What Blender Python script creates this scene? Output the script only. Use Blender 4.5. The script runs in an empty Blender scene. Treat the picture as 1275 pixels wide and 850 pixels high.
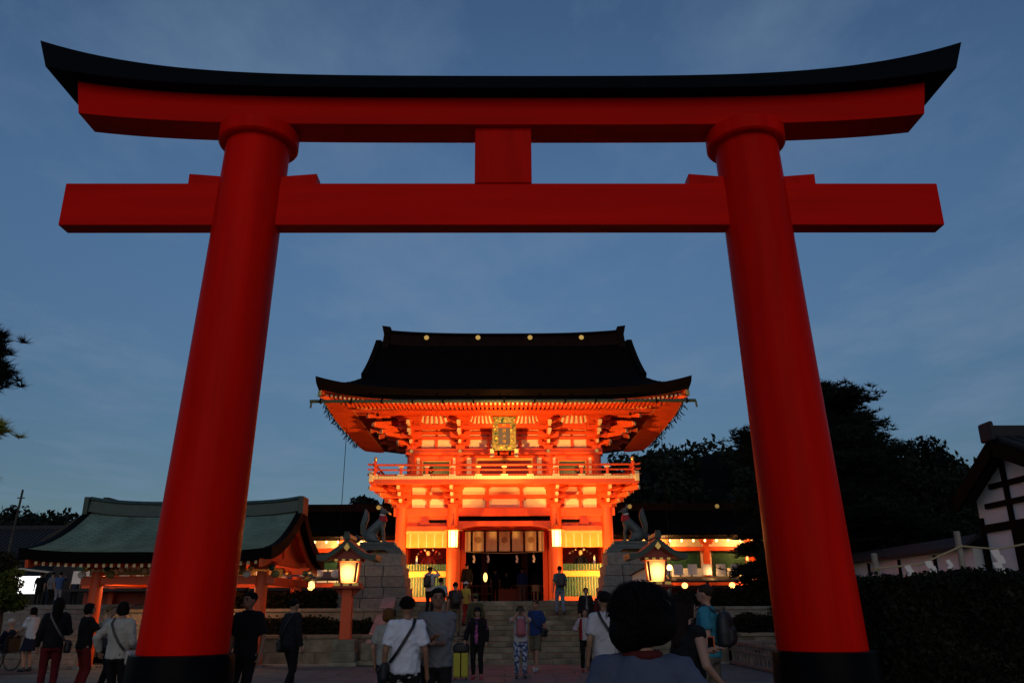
import bpy, bmesh, math, random
from mathutils import Vector, Matrix, noise as mnoise
R = math.radians
random.seed(7)
S = bpy.context.scene
C = S.collection
# ------------------------------------------------------------------ camera
cam_d = bpy.data.cameras.new('camera'); cam = bpy.data.objects.new('camera', cam_d); C.objects.link(cam)
cam_d.sensor_width = 36.0; cam_d.lens = 28.235; cam_d.clip_end = 2000; cam_d.clip_start = 0.1
def cam_matrix(loc, pitch, yaw, roll):
    fw = Vector((math.sin(yaw)*math.cos(pitch), math.cos(yaw)*math.cos(pitch), math.sin(pitch)))
    rt = Vector((math.cos(yaw), -math.sin(yaw), 0)); up = rt.cross(fw)
    r2 = rt*math.cos(roll) - up*math.sin(roll); u2 = rt*math.sin(roll) + up*math.cos(roll)
    m = Matrix((r2, u2, -fw)).transposed().to_4x4(); m.translation = loc
    return m
cam.matrix_world = cam_matrix(Vector((0, 0, 1.6)), R(18.4), R(0.6), R(0.3))
S.camera = cam
# ------------------------------------------------------------------ world, sun, exposure
W = bpy.data.worlds.new('World'); S.world = W; W.use_nodes = True
nt = W.node_tree; nt.nodes.clear()
def wn(t, **k):
    n = nt.nodes.new(t)
    for a, b in k.items(): setattr(n, a, b)
    return n
SUN_EL, SUN_ROT = R(12.0), R(180)
sky = wn('ShaderNodeTexSky', sky_type='NISHITA', sun_disc=False, sun_elevation=SUN_EL, sun_rotation=SUN_ROT,
         air_density=1.0, dust_density=0.0, ozone_density=3.5)
tc = wn('ShaderNodeTexCoord'); sep = wn('ShaderNodeSeparateXYZ')
nt.links.new(tc.outputs['Generated'], sep.inputs[0])
zc = wn('ShaderNodeMath', operation='MAXIMUM'); zc.inputs[1].default_value = 0.06; nt.links.new(sep.outputs[2], zc.inputs[0])
dx = wn('ShaderNodeMath', operation='DIVIDE'); dy = wn('ShaderNodeMath', operation='DIVIDE')
nt.links.new(sep.outputs[0], dx.inputs[0]); nt.links.new(zc.outputs[0], dx.inputs[1])
nt.links.new(sep.outputs[1], dy.inputs[0]); nt.links.new(zc.outputs[0], dy.inputs[1])
cmb = wn('ShaderNodeCombineXYZ'); nt.links.new(dx.outputs[0], cmb.inputs[0]); nt.links.new(dy.outputs[0], cmb.inputs[1])
mp = wn('ShaderNodeMapping'); mp.inputs['Scale'].default_value = (0.8, 0.55, 1); mp.inputs['Rotation'].default_value = (0, 0, 0.5)
mp.inputs['Location'].default_value = (3.1, 1.7, 0)
nt.links.new(cmb.outputs[0], mp.inputs[0])
nz = wn('ShaderNodeTexNoise'); nz.inputs['Scale'].default_value = 1.5; nz.inputs['Detail'].default_value = 8; nz.inputs['Roughness'].default_value = 0.62
nt.links.new(mp.outputs[0], nz.inputs['Vector'])
rmp = wn('ShaderNodeMapRange'); rmp.inputs['From Min'].default_value = 0.47; rmp.inputs['From Max'].default_value = 0.78
rmp.inputs['To Max'].default_value = 0.75
nt.links.new(nz.outputs['Fac'], rmp.inputs['Value'])
tint = wn('ShaderNodeMixRGB', blend_type='MULTIPLY'); tint.inputs[0].default_value = 1; tint.inputs[2].default_value = (1.0, 1.0, 1.0, 1)
hz = wn('ShaderNodeMapRange', interpolation_type='SMOOTHSTEP'); hz.inputs['From Min'].default_value = 0.02; hz.inputs['From Max'].default_value = 0.55
hz.inputs['To Min'].default_value = 0.27; hz.inputs['To Max'].default_value = 0.68
nt.links.new(sep.outputs[2], hz.inputs['Value']); nt.links.new(hz.outputs[0], tint.inputs[2])
nt.links.new(sky.outputs[0], tint.inputs[1])
cm = wn('ShaderNodeMixRGB'); cm.inputs[2].default_value = (1.15, 1.75, 2.65, 1)
nt.links.new(rmp.outputs[0], cm.inputs[0]); nt.links.new(tint.outputs[0], cm.inputs[1])
bg = wn('ShaderNodeBackground'); bg.inputs['Strength'].default_value = 0.13
nt.links.new(cm.outputs[0], bg.inputs['Color'])
wo = wn('ShaderNodeOutputWorld'); nt.links.new(bg.outputs[0], wo.inputs[0])
sun_d = bpy.data.lights.new('sun', 'SUN'); sun_d.energy = 0.48; sun_d.angle = R(60); sun_d.color = (1.0, 0.74, 0.52)
sun = bpy.data.objects.new('sun', sun_d); C.objects.link(sun)
sun.rotation_euler = (R(90-14), 0, R(0)); sun.location = (0, -30, 20)
S.view_settings.view_transform = 'Standard'; S.view_settings.look = 'None'
S.view_settings.exposure = 0.0; S.view_settings.gamma = 1.0; S.view_settings.use_curve_mapping = False
S.render.engine = 'CYCLES'
cy = S.cycles
cy.use_denoising = True; cy.max_bounces = 5; cy.diffuse_bounces = 3; cy.glossy_bounces = 3; cy.transmission_bounces = 3
cy.transparent_max_bounces = 8; cy.sample_clamp_indirect = 4.0; cy.caustics_reflective = False; cy.caustics_refractive = False
cy.use_light_tree = True
# ------------------------------------------------------------------ helpers
def tag(o, label=None, cat=None, group=None, kind=None):
    if label: o['label'] = label
    if cat: o['category'] = cat
    if group: o['group'] = group
    if kind: o['kind'] = kind
    return o
def thing(name, label, cat, loc=(0, 0, 0), rz=0, group=None, scale=1):
    o = bpy.data.objects.new(name, None); C.objects.link(o)
    o.empty_display_size = 0.2
    o.location = loc; o.rotation_euler = (0, 0, rz); o.scale = (scale,)*3
    return tag(o, label, cat, group)
def copy_tree(o, parent=None):
    c = o.copy(); C.objects.link(c); c.parent = parent
    for ch in o.children: copy_tree(ch, c)
    return c
class MB:
    def __init__(s): s.v = []; s.f = []
    def add(s, vs, fs):
        n = len(s.v); s.v += [tuple(p) for p in vs]; s.f += [tuple(i+n for i in q) for q in fs]; return s
    def box(s, x0, x1, y0, y1, z0, z1):
        return s.add([(x0,y0,z0),(x1,y0,z0),(x1,y1,z0),(x0,y1,z0),(x0,y0,z1),(x1,y0,z1),(x1,y1,z1),(x0,y1,z1)],
                     [(0,3,2,1),(4,5,6,7),(0,1,5,4),(1,2,6,5),(2,3,7,6),(3,0,4,7)])
    def beam(s, p0, p1, w, h, up=(0,0,1)):
        p0, p1 = Vector(p0), Vector(p1); d = (p1-p0).normalized(); u = Vector(up)
        sd = d.cross(u)
        if sd.length < 1e-4: sd = d.cross(Vector((0, 1, 0)))
        sd.normalize(); u = sd.cross(d); a = sd*w/2; b = u*h/2
        return s.add([p0-a-b,p0+a-b,p0+a+b,p0-a+b,p1-a-b,p1+a-b,p1+a+b,p1-a+b],
                     [(0,3,2,1),(4,5,6,7),(0,1,5,4),(1,2,6,5),(2,3,7,6),(3,0,4,7)])
    def tube(s, pts, rad, n=12, caps=True, ell=1.0):
        pts = [Vector(p) for p in pts]
        if not isinstance(rad, (list, tuple)): rad = [rad]*len(pts)
        vs = []; prev = None
        for i, p in enumerate(pts):
            d = (pts[min(i+1, len(pts)-1)]-pts[max(i-1, 0)]).normalized()
            if prev is None:
                a = Vector((1, 0, 0)) if abs(d.x) < .9 else Vector((0, 1, 0))
            else: a = prev
            a = (a - d*a.dot(d)).normalized(); b = d.cross(a); prev = a
            for k in range(n):
                t = 2*math.pi*k/n; vs.append(p + a*math.cos(t)*rad[i] + b*math.sin(t)*rad[i]*ell)
        fs = [(i*n+k, i*n+(k+1) % n, (i+1)*n+(k+1) % n, (i+1)*n+k) for i in range(len(pts)-1) for k in range(n)]
        if caps:
            fs.append(tuple(range(n-1, -1, -1))); fs.append(tuple((len(pts)-1)*n+k for k in range(n)))
        return s.add(vs, fs)
    def prism(s, poly, axis, a0, a1):
        n = len(poly)
        mk = {'y': lambda p, a: (p[0], a, p[1]), 'x': lambda p, a: (a, p[0], p[1]), 'z': lambda p, a: (p[0], p[1], a)}[axis]
        vs = [mk(p, a0) for p in poly]+[mk(p, a1) for p in poly]
        return s.add(vs, [tuple(range(n)), tuple(range(2*n-1, n-1, -1))]+[(i, i+n, (i+1) % n+n, (i+1) % n) for i in range(n)])
    def grid(s, fn, nu, nv):
        vs = [fn(i/nu, j/nv) for i in range(nu+1) for j in range(nv+1)]
        return s.add(vs, [(i*(nv+1)+j, (i+1)*(nv+1)+j, (i+1)*(nv+1)+j+1, i*(nv+1)+j+1) for i in range(nu) for j in range(nv)])
    def ell(s, c, r, nu=14, nv=9, rot=None):
        vs = [(0,0,1)]
        for j in range(1, nv):
            t = math.pi*j/nv
            for i in range(nu):
                a = 2*math.pi*i/nu; vs.append((math.sin(t)*math.cos(a), math.sin(t)*math.sin(a), math.cos(t)))
        vs.append((0,0,-1))
        out = []
        for p in vs:
            q = Vector((p[0]*r[0], p[1]*r[1], p[2]*r[2]))
            if rot: q = rot @ q
            out.append(q+Vector(c))
        fs = [(0, 1+i, 1+(i+1) % nu) for i in range(nu)]
        for j in range(nv-2):
            b = 1+j*nu
            fs += [(b+i, b+nu+i, b+nu+(i+1) % nu, b+(i+1) % nu) for i in range(nu)]
        b = 1+(nv-2)*nu; e = len(vs)-1
        fs += [(b+i, e, b+(i+1) % nu) for i in range(nu)]
        return s.add(out, fs)
    def cap(s, p0, p1, r0, r1, n=12, rounded=True):
        p0, p1 = Vector(p0), Vector(p1); d = (p1-p0).normalized()
        if rounded:
            pts = []; rr = []
            for t in (90, 60, 30): pts.append(p0-d*r0*math.sin(R(t))); rr.append(max(r0*math.cos(R(t)), r0*.03))
            pts.append(p0); rr.append(r0); pts.append(p1); rr.append(r1)
            for t in (30, 60, 90): pts.append(p1+d*r1*math.sin(R(t))); rr.append(max(r1*math.cos(R(t)), r1*.03))
            return s.tube(pts, rr, n)
        return s.tube([p0, p1], [r0, r1], n)
    def rings(s, rs, n=20):
        """closed loft of ellipses (cx, cy, z, rx, ry)"""
        vs = []
        for cx, cy_, z, rx, ry in rs:
            for k in range(n):
                t = 2*math.pi*k/n; vs.append((cx+rx*math.cos(t), cy_+ry*math.sin(t), z))
        fs = [(i*n+k, i*n+(k+1) % n, (i+1)*n+(k+1) % n, (i+1)*n+k) for i in range(len(rs)-1) for k in range(n)]
        fs += [tuple(range(n-1, -1, -1)), tuple((len(rs)-1)*n+k for k in range(n))]
        return s.add(vs, fs)
    def mesh(s, name, off=None):
        if off is not None: s.v = [(p[0]-off[0], p[1]-off[1], p[2]-off[2]) for p in s.v]
        me = bpy.data.meshes.new(name); me.from_pydata([tuple(p) for p in s.v], [], s.f)
        return me
    def build(s, name, m, parent=None, smooth=False, bevel=0, kind=None, local=False, fixn=True):
        off = None
        if parent is not None and not local:
            r = parent
            while r.parent: r = r.parent
            off = r.location
        me = s.mesh(name, off)
        if fixn:
            b = bmesh.new(); b.from_mesh(me); bmesh.ops.recalc_face_normals(b, faces=b.faces); b.to_mesh(me); b.free()
        return obj(name, me, m, parent, smooth, bevel, kind)
def obj(name, me, m, parent=None, smooth=False, bevel=0, kind=None):
    o = bpy.data.objects.new(name, me); C.objects.link(o)
    if m is not None and not me.materials: me.materials.append(m)
    if parent is not None: o.parent = parent
    if smooth:
        me.polygons.foreach_set('use_smooth', [True]*len(me.polygons))
        if smooth == 'auto': me.set_sharp_from_angle(angle=R(40))
    if bevel:
        b = o.modifiers.new('bevel', 'BEVEL'); b.width = bevel; b.segments = 2; b.limit_method = 'ANGLE'; b.angle_limit = R(40)
    if kind: o['kind'] = kind
    return o
def inst(src, name, parent, loc, rz=0):
    o = src.copy(); o.name = name; C.objects.link(o); o.parent = parent; o.location = loc; o.rotation_euler = (0, 0, rz)
    return o
# ------------------------------------------------------------------ materials
def M(name, col, rough=0.6, var=0.2, scale=3.0, bump=0.15, bscale=30.0, metal=0.0, spec=0.5, coat=0.0, emit=None, streak=False, detail=6):
    m = bpy.data.materials.new(name); m.use_nodes = True; t = m.node_tree; N = t.nodes; L = t.links
    b = N['Principled BSDF']
    b.inputs['Roughness'].default_value = rough; b.inputs['Metallic'].default_value = metal
    b.inputs['Specular IOR Level'].default_value = spec; b.inputs['Coat Weight'].default_value = coat; b.inputs['Coat Roughness'].default_value = 0.12
    tcn = N.new('ShaderNodeTexCoord'); oi = N.new('ShaderNodeObjectInfo')
    ad = N.new('ShaderNodeVectorMath'); ad.operation = 'ADD'
    ml = N.new('ShaderNodeMath'); ml.operation = 'MULTIPLY'; ml.inputs[1].default_value = 37.0
    L.new(oi.outputs['Random'], ml.inputs[0]); L.new(tcn.outputs['Object'], ad.inputs[0]); L.new(ml.outputs[0], ad.inputs[1])
    vec = ad.outputs[0]
    if streak:
        mpn = N.new('ShaderNodeMapping'); mpn.inputs['Scale'].default_value = streak if isinstance(streak, tuple) else (1, 1, 0.12)
        L.new(vec, mpn.inputs[0]); vec = mpn.outputs[0]
    n1 = N.new('ShaderNodeTexNoise'); n1.inputs['Scale'].default_value = scale; n1.inputs['Detail'].default_value = detail; n1.inputs['Roughness'].default_value = 0.6
    L.new(vec, n1.inputs['Vector'])
    mr = N.new('ShaderNodeMapRange'); mr.inputs['From Min'].default_value = 0.3; mr.inputs['From Max'].default_value = 0.7
    L.new(n1.outputs['Fac'], mr.inputs['Value'])
    mx = N.new('ShaderNodeMixRGB')
    mx.inputs[1].default_value = tuple(max(0, c*(1-var)) for c in col[:3])+(1,)
    mx.inputs[2].default_value = tuple(min(1, c*(1+var)) for c in col[:3])+(1,)
    L.new(mr.outputs[0], mx.inputs[0])
    # each object a slightly different tone
    hv = N.new('ShaderNodeHueSaturation'); mr2 = N.new('ShaderNodeMapRange'); mr2.inputs['To Min'].default_value = 1-var*.5; mr2.inputs['To Max'].default_value = 1+var*.5
    L.new(oi.outputs['Random'], mr2.inputs['Value']); L.new(mr2.outputs[0], hv.inputs['Value']); L.new(mx.outputs[0], hv.inputs['Color'])
    L.new(hv.outputs[0], b.inputs['Base Color'])
    if bump:
        n2 = N.new('ShaderNodeTexNoise'); n2.inputs['Scale'].default_value = bscale; n2.inputs['Detail'].default_value = 4
        L.new(vec, n2.inputs['Vector'])
        bp = N.new('ShaderNodeBump'); bp.inputs['Strength'].default_value = bump; bp.inputs['Distance'].default_value = 0.02
        L.new(n2.outputs['Fac'], bp.inputs['Height']); L.new(bp.outputs[0], b.inputs['Normal'])
        rr = N.new('ShaderNodeMapRange'); rr.inputs['To Min'].default_value = max(0.03, rough-.1); rr.inputs['To Max'].default_value = min(1, rough+.1)
        L.new(n1.outputs['Fac'], rr.inputs['Value']); L.new(rr.outputs[0], b.inputs['Roughness'])
    if emit:
        b.inputs['Emission Color'].default_value = tuple(emit[:3])+(1,); b.inputs['Emission Strength'].default_value = emit[3]
    return m
TOR = M('torii_vermilion', (0.66, 0.005, 0.0008), 0.40, 0.22, 2.2, 0.08, 60, coat=0.025, spec=0.02, streak=(1, 1, .10))
TORB = M('torii_vermilion_beam', (0.66, 0.005, 0.0008), 0.40, 0.18, 2.2, 0.08, 60, coat=0.02, spec=0.02, streak=(.07, 1, 1))
TBLK = M('torii_black', (0.004, 0.006, 0.009), 0.6, 0.3, 3, 0.05, 40, spec=0.03)
NEMA = M('black_base', (0.004, 0.004, 0.005), 0.3, 0.3, 3, 0.05, 40, spec=0.03)
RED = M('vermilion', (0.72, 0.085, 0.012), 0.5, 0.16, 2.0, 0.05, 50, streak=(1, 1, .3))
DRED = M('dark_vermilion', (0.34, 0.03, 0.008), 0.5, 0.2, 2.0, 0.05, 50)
CREAM = M('cream_plaster', (0.78, 0.66, 0.48), 0.75, 0.06, 3.0, 0.05, 60)
TIP = M('cream_tip', (0.80, 0.66, 0.36), 0.6, 0.08)
GOLD = M('gold', (0.85, 0.58, 0.16), 0.32, 0.15, 8, 0.1, 60, metal=0.85)
GOLDP = M('gold_leaf_carving', (0.20, 0.19, 0.06), 0.5, 0.5, 16, 0.6, 60, metal=0.2)
YEL = M('ochre_wood', (0.80, 0.36, 0.05), 0.5, 0.12)
GREEN = M('green_lattice', (0.018, 0.085, 0.04), 0.5, 0.2)
DGREEN = M('shutter_green', (0.03, 0.075, 0.035), 0.5, 0.2)
LWALL = M('pale_yellow_board', (0.55, 0.44, 0.13), 0.6, 0.1)
BARK = M('roof_bark', (0.004, 0.003, 0.003), 0.95, 0.35, 5, 0.4, 40, spec=0.02, streak=(1, 1, 3))
BARKE = M('roof_bark_edge', (0.006, 0.004, 0.003), 0.9, 0.35, 5, 0.4, 40, spec=0.04, streak=(.3, .3, 8))
RIDGE = M('ridge_brown', (0.016, 0.007, 0.005), 0.8, 0.3, spec=0.05)
COPPER = M('copper_patina', (0.155, 0.235, 0.185), 0.72, 0.36, 1.6, 0.25, 22, spec=0.3, streak=(1, .5, .5))
COPD = M('dark_patina', (0.030, 0.055, 0.040), 0.5, 0.35, 6, 0.2, 30)
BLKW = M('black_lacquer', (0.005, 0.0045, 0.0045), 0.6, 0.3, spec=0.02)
DARKW = M('dark_timber', (0.022, 0.016, 0.012), 0.7, 0.3, 5, 0.2, 40, streak=(1, 1, .15))
GRAN = M('granite', (0.21, 0.20, 0.175), 0.85, 0.28, 7, 0.35, 60, spec=0.3)
GRAN2 = M('mossy_granite', (0.20, 0.18, 0.125), 0.9, 0.45, 2.5, 0.45, 40, spec=0.2)
REDLITG = M('redlit_granite', (0.36, 0.25, 0.22), 0.8, 0.2, 9, 0.25, 70)  # parapet granite with the reddish light on it mixed into the colour
PAVE = M('paving_stone', (0.076, 0.110, 0.112), 0.8, 0.22, 4, 0.25, 50, spec=0.3)
GROUND = M('ground_earth', (0.085, 0.085, 0.088), 0.9, 0.3, 1.5, 0.3, 40, spec=0.2)
BRONZE = M('grey_bronze', (0.075, 0.10, 0.098), 0.55, 0.35, 5, 0.2, 30, metal=0.2)
PAPER = M('white_paper', (0.78, 0.77, 0.74), 0.8, 0.05, 4, 0.05, 40)
LINEN = M('linen_curtain', (0.74, 0.62, 0.42), 0.85, 0.08, 8, 0.1, 80)
CREST = M('curtain_crest', (0.45, 0.30, 0.14), 0.85, 0.1)
LAMPW = M('lit_lantern_paper', (0.9, 0.7, 0.4), 0.7, 0.05, bump=0, emit=(1.0, 0.50, 0.13, 3.2))
LAMPG = M('lantern_pane_paper', (0.85, 0.65, 0.35), 0.7, 0.05, bump=0, emit=(1.0, 0.47, 0.11, 3.0))
def _hotspot(m, c, d0, d1, lo, hi):
    t = m.node_tree; tcn = t.nodes.new('ShaderNodeTexCoord'); sb_ = t.nodes.new('ShaderNodeVectorMath'); sb_.operation = 'DISTANCE'; sb_.inputs[1].default_value = c
    mr = t.nodes.new('ShaderNodeMapRange'); mr.interpolation_type = 'SMOOTHSTEP'
    for k, v in zip(('From Min', 'From Max', 'To Min', 'To Max'), (d0, d1, hi, lo)): mr.inputs[k].default_value = v
    t.links.new(tcn.outputs['Object'], sb_.inputs[0]); t.links.new(sb_.outputs['Value'], mr.inputs['Value']); t.links.new(mr.outputs[0], t.nodes['Principled BSDF'].inputs['Emission Strength'])
_hotspot(LAMPG, (0, 0, 2.66), 0.20, 0.40, 0.75, 5.0)
LAMPH = M('lit_hanging_lantern', (0.9, 0.7, 0.4), 0.7, 0.05, bump=0, emit=(1.0, 0.55, 0.16, 3.6))
BULB = M('lit_bulb', (0.9, 0.8, 0.6), 0.5, 0, bump=0, emit=(1.0, 0.55, 0.16, 8.0))
STALLW = M('lit_stall_screen', (0.9, 0.9, 0.9), 0.5, 0, bump=0, emit=(0.9, 0.95, 1.0, 1.6))
FLENS = M('floodlight_lens', (0.9, 0.85, 0.7), 0.3, 0, bump=0, emit=(1.0, 0.6, 0.25, 12.0))
FBODY = M('floodlight_housing', (0.03, 0.03, 0.03), 0.4, 0.2)
PLAST = M('white_plaster', (0.74, 0.73, 0.70), 0.85, 0.10, 2, 0.1, 40)
TILE = M('grey_tile', (0.016, 0.016, 0.018), 0.8, 0.3, 8, 0.15, 40)
POLEM = M('pole_grey', (0.05, 0.045, 0.04), 0.9, 0.3, spec=0.1)
BAMB = M('weathered_post', (0.26, 0.24, 0.20), 0.7, 0.25, 6, 0.15, 40)
ROPE = M('straw_rope', (0.36, 0.29, 0.17), 0.9, 0.2, 30, 0.4, 90)
WOODB = M('barrier_wood', (0.17, 0.13, 0.11), 0.7, 0.3, 6, 0.15, 50)
TRUNK = M('tree_bark', (0.030, 0.024, 0.018), 0.95, 0.4, 9, 0.6, 25)
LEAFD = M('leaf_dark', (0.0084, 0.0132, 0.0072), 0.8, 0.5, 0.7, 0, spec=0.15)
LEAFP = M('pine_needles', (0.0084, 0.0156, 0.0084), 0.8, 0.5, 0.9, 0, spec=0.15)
LEAFY = M('lamplit_pine_needles', (0.36, 0.36, 0.05), 0.7, 0.4, 2.0, 0, spec=0.2)  # lamp light on the low tufts is put into this needle colour
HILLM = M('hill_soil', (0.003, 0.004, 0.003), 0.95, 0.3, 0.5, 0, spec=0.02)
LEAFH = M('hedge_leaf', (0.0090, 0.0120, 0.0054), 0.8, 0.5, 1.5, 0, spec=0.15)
PLAQ = M('plaque_indigo', (0.035, 0.04, 0.075), 0.5, 0.15)
# ------------------------------------------------------------------ ground and paving
g = MB(); g.add([(-700,-300,0),(700,-300,0),(700,900,0),(-700,900,0)], [(0,1,2,3)])
ground = g.build('ground', GROUND, kind='structure')
pav = MB().box(-12.5, 9.5, 17.0, 25.62, 0.004, 0.03).build('pavement', GROUND, kind='structure')
rng = random.Random(3)
slabm = []
for k in range(4):
    b = MB().box(-.59, .59, -.39, .39, -.03, 0.0)
    slabm.append(b.mesh('slab')); slabm[-1].materials.append(PAVE)
row = 0; y = 17.4
while y < 25.4:
    x = -12.0 + (0.6 if row % 2 else 0)
    while x < 9.2:
        o = obj('slab', slabm[rng.randrange(4)], None, pav); o.location = (x, y, 0.05+rng.uniform(-.004, .004))
        o.rotation_euler = (rng.uniform(-.004, .004), rng.uniform(-.004, .004), 0)
        if not o.modifiers: bv = o.modifiers.new('bevel', 'BEVEL'); bv.width = .008; bv.segments = 1
        x += 1.2
    row += 1; y += 0.8
kerb = tag(MB().box(-20, -3.95, 25.45, 25.62, 0.004, 0.09).build('kerb', GRAN, bevel=.01), kind='structure')
kerb2 = tag(MB().box(3.95, 9.5, 25.45, 25.62, 0.004, 0.09).build('kerb', GRAN, bevel=.01), kind='structure')
# ------------------------------------------------------------------ torii
T = thing('torii_gate', 'giant vermilion torii gate with black capped lintel framing the courtyard', 'torii gate', (0, 11.3, 0))
for s in (-1, 1):
    n = 14
    pts = []; rr = []
    for i in range(n+1):
        t = i/n; z = 0.95+(8.9-.95)*t
        pts.append((s*(4.205-.285*t)+(-.01), 11.3, z)); rr.append(.575-.085*t-.01*math.sin(math.pi*t))
    p = MB().tube(pts, rr, 64).build('pillar', TOR, T, smooth='auto')
    cx = s*4.21
    MB().tube([(cx,11.3,0.0),(cx,11.3,1.0),(cx,11.3,1.06),(cx,11.3,1.07)], [.69,.665,.655,.60], 48).build('pillar_base', NEMA, p, smooth='auto')
    tx = s*3.925-.01
    MB().tube([(tx,11.3,8.63),(tx,11.3,8.66),(tx,11.3,8.88),(tx,11.3,8.90)], [.585,.615,.62,.60], 64).build('collar', TOR, p, smooth='auto')
    for a, b in ((-1, 1), (1, 1)):
        x0, x1 = (tx+a*.42, tx+a*1.0)
        lo, hi = min(x0, x1), max(x0, x1)
        zi, zo = 8.05, 8.10
        MB().prism([(x0,7.9),(x1,7.9),(x1,zo),(x0,zi)], 'y', 11.17, 11.43).build('wedge', TOR, p, bevel=.01)
def rise(x, n=4.6): u = abs(x)/7.36; return .10*u*u+.90*u**n
def loft_x(mb, xs, sect):
    k = len(sect(xs[0]))
    vs = [q for x in xs for q in sect(x)]
    fs = [(i*k+j, i*k+(j+1) % k, (i+1)*k+(j+1) % k, (i+1)*k+j) for i in range(len(xs)-1) for j in range(k)]
    fs += [tuple(range(k)), tuple((len(xs)-1)*k+j for j in range(k-1, -1, -1))]
    return mb.add(vs, fs)
def kas(x):
    r = rise(x); zb = 9.40+.41*r; zt = 9.60+.70*r
    o = 1+.022*r
    return [(x, 10.77, zb), (x*o, 10.74, zt), (x*(o+.004*r), 11.30, zt+.22), (x*o, 11.86, zt), (x, 11.83, zb)]
xs = [-7.26+14.52*i/60 for i in range(61)]
loft_x(MB(), xs, kas).build('roof_beam', TBLK, T, smooth='auto')
def shi(x):
    r = rise(x*1.07)
    zb = 8.905+.22*r; zt = 9.44+.40*r; o = 1+.02*r
    return [(x, 11.03, zb), (x*o, 11.03, zt), (x*o, 11.57, zt), (x, 11.57, zb)]
xs = [-6.76+13.52*i/60 for i in range(61)]
loft_x(MB(), xs, shi).build('upper_beam', TORB, T, smooth='auto')
MB().prism([(-6.82,7.2),(6.82,7.2),(6.82,7.92),(-6.82,7.92)], 'y', 11.155, 11.445).build('tie_beam', TORB, T, bevel=.012)
MB().box(-.455, .44, 11.125, 11.475, 7.915, 8.93).build('centre_strut', TOR, T, bevel=.012)
# ------------------------------------------------------------------ terraces and stairs
terr = tag(MB().box(-60, 60, 30.0, 80, 0.0, 1.80).build('terrace_ground', GROUND), kind='structure')
tp = tag(MB().box(-6.5, 6.5, 30.02, 33.2, 1.804, 1.85).build('terrace_pavement', PAVE), kind='structure')
for i in range(11):
    for j in range(3):
        m = slabm[0]
        o = obj('slab', m, None, tp); o.location = (-6+i*1.2, 30.45+j*.8, 1.875+rng.uniform(-.003, .003))
ST = thing('stone_stairs', 'wide flight of worn granite steps climbing to the lit gate', 'stairs', (0, 25.8, 0))
NST, RISE, RUN = 12, 1.85/12, .35
def stair_z(y):
    if y < 25.8: return 0.05
    return min(1.875, (int((y-25.8)/RUN)+1)*RISE)
for k in range(NST):
    y0 = 25.8+k*RUN; z1 = (k+1)*RISE
    st = MB().box(-3.7, 3.7, y0+.03, y0+RUN+.4 if k < 11 else y0+.3, max(0, z1-.3), z1-.012).build('step', GRAN2, ST)
    x = -3.72
    while x < 3.70:
        w = rng.uniform(.75, 1.35); x1 = min(x+w, 3.72)
        if 3.72-x1 < .4: x1 = 3.72
        dz = rng.uniform(-.006, .006); dyy = rng.uniform(-.008, .008)
        MB().box(x+.006, x1-.006, y0+dyy, y0+RUN+.02, z1-RISE+.012, z1+dz).build('stone', GRAN2, st, bevel=.012)
        x = x1
def wall_of_stones(name, label, x0, x1, y0, y1, z0, z1, rows, mat, capm=None, cat='wall', wmin=.6, wmax=1.1, cap=True, group=None):
    t = thing(name, label, cat, ((x0+x1)/2, y0, z0), group=group)
    MB().box(x0+.03, x1-.03, y0+.03, y1, z0, z1-.01).build('core', mat, t)
    h = (z1-z0)/rows
    for r in range(rows):
        x = x0
        off = (r % 2)*.35
        first = True
        while x < x1-.01:
            w = rng.uniform(wmin, wmax)*(0.6 if first and r % 2 else 1); first = False
            xe = min(x+w, x1)
            if x1-xe < .3: xe = x1
            MB().box(x+.006, xe-.006, y0+rng.uniform(-.012, .012), y0+.12, z0+r*h+.005, z0+(r+1)*h-.005).build('stone', mat, t, bevel=.012)
            x = xe
    if cap:
        x = x0
        while x < x1-.01:
            xe = min(x+1.6, x1)
            MB().box(x+.004, xe-.004, y0-.05, y1+.02, z1-.005, z1+.10).build('coping_stone', capm or mat, t, bevel=.015)
            x = xe
    return t
wall_of_stones('retaining_wall', 'low mossy stone wall behind the lantern left of the stairs', -9.2, -3.85, 26.0, 26.5, 0, .78, 2, GRAN2)
wall_of_stones('retaining_wall', 'low mossy stone wall behind the lantern right of the stairs', 3.95, 9.5, 26.0, 26.5, 0, .78, 2, GRAN2)
wall_of_stones('upper_wall', 'upper stone retaining wall below the fox statue holding a scroll', -13.0, -4.0, 27.7, 28.2, 0.3, 1.55, 3, GRAN)
wall_of_stones('upper_wall', 'upper stone retaining wall below the fox statue wearing a red bib', 4.05, 13.0, 27.7, 28.2, 0.3, 1.55, 3, GRAN)
for s, w in ((-1, 'scroll'), (1, 'bib')):
    st = thing('stair_parapet', 'sloping reddish lit granite stair parapet on the '+('left' if s < 0 else 'right')+' flank of the steps', 'parapet', (s*3.95, 25.8, 0))
    x0, x1 = (s*3.95-.2, s*3.95+.2)
    MB().prism([(25.75,0),(30.0,0),(30.0,2.05),(29.6,2.05),(25.75,.48)], 'x', x0+.02, x1-.02).build('side_slab', REDLITG, st)
    for k in range(3):
        a, b = k/3, (k+1)/3
        ya, yb = 25.7+3.9*a, 25.7+3.9*b; za, zb = .5+1.6*a, .5+1.6*b
        MB().prism([(ya+.01,za),(yb-.01,zb),(yb-.01,zb+.14),(ya+.01,za+.14)], 'x', x0-.03, x1+.03).build('coping_stone', REDLITG, st, bevel=.015)
    nx = s*4.05
    MB().box(nx-.28, nx+.28, 25.28, 25.78, 0.05, .18).build('newel_foot', GRAN2, st, bevel=.02)
    MB().box(nx-.2, nx+.2, 25.34, 25.72, .18, .66).build('newel_post', GRAN2, st, bevel=.03)
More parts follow.
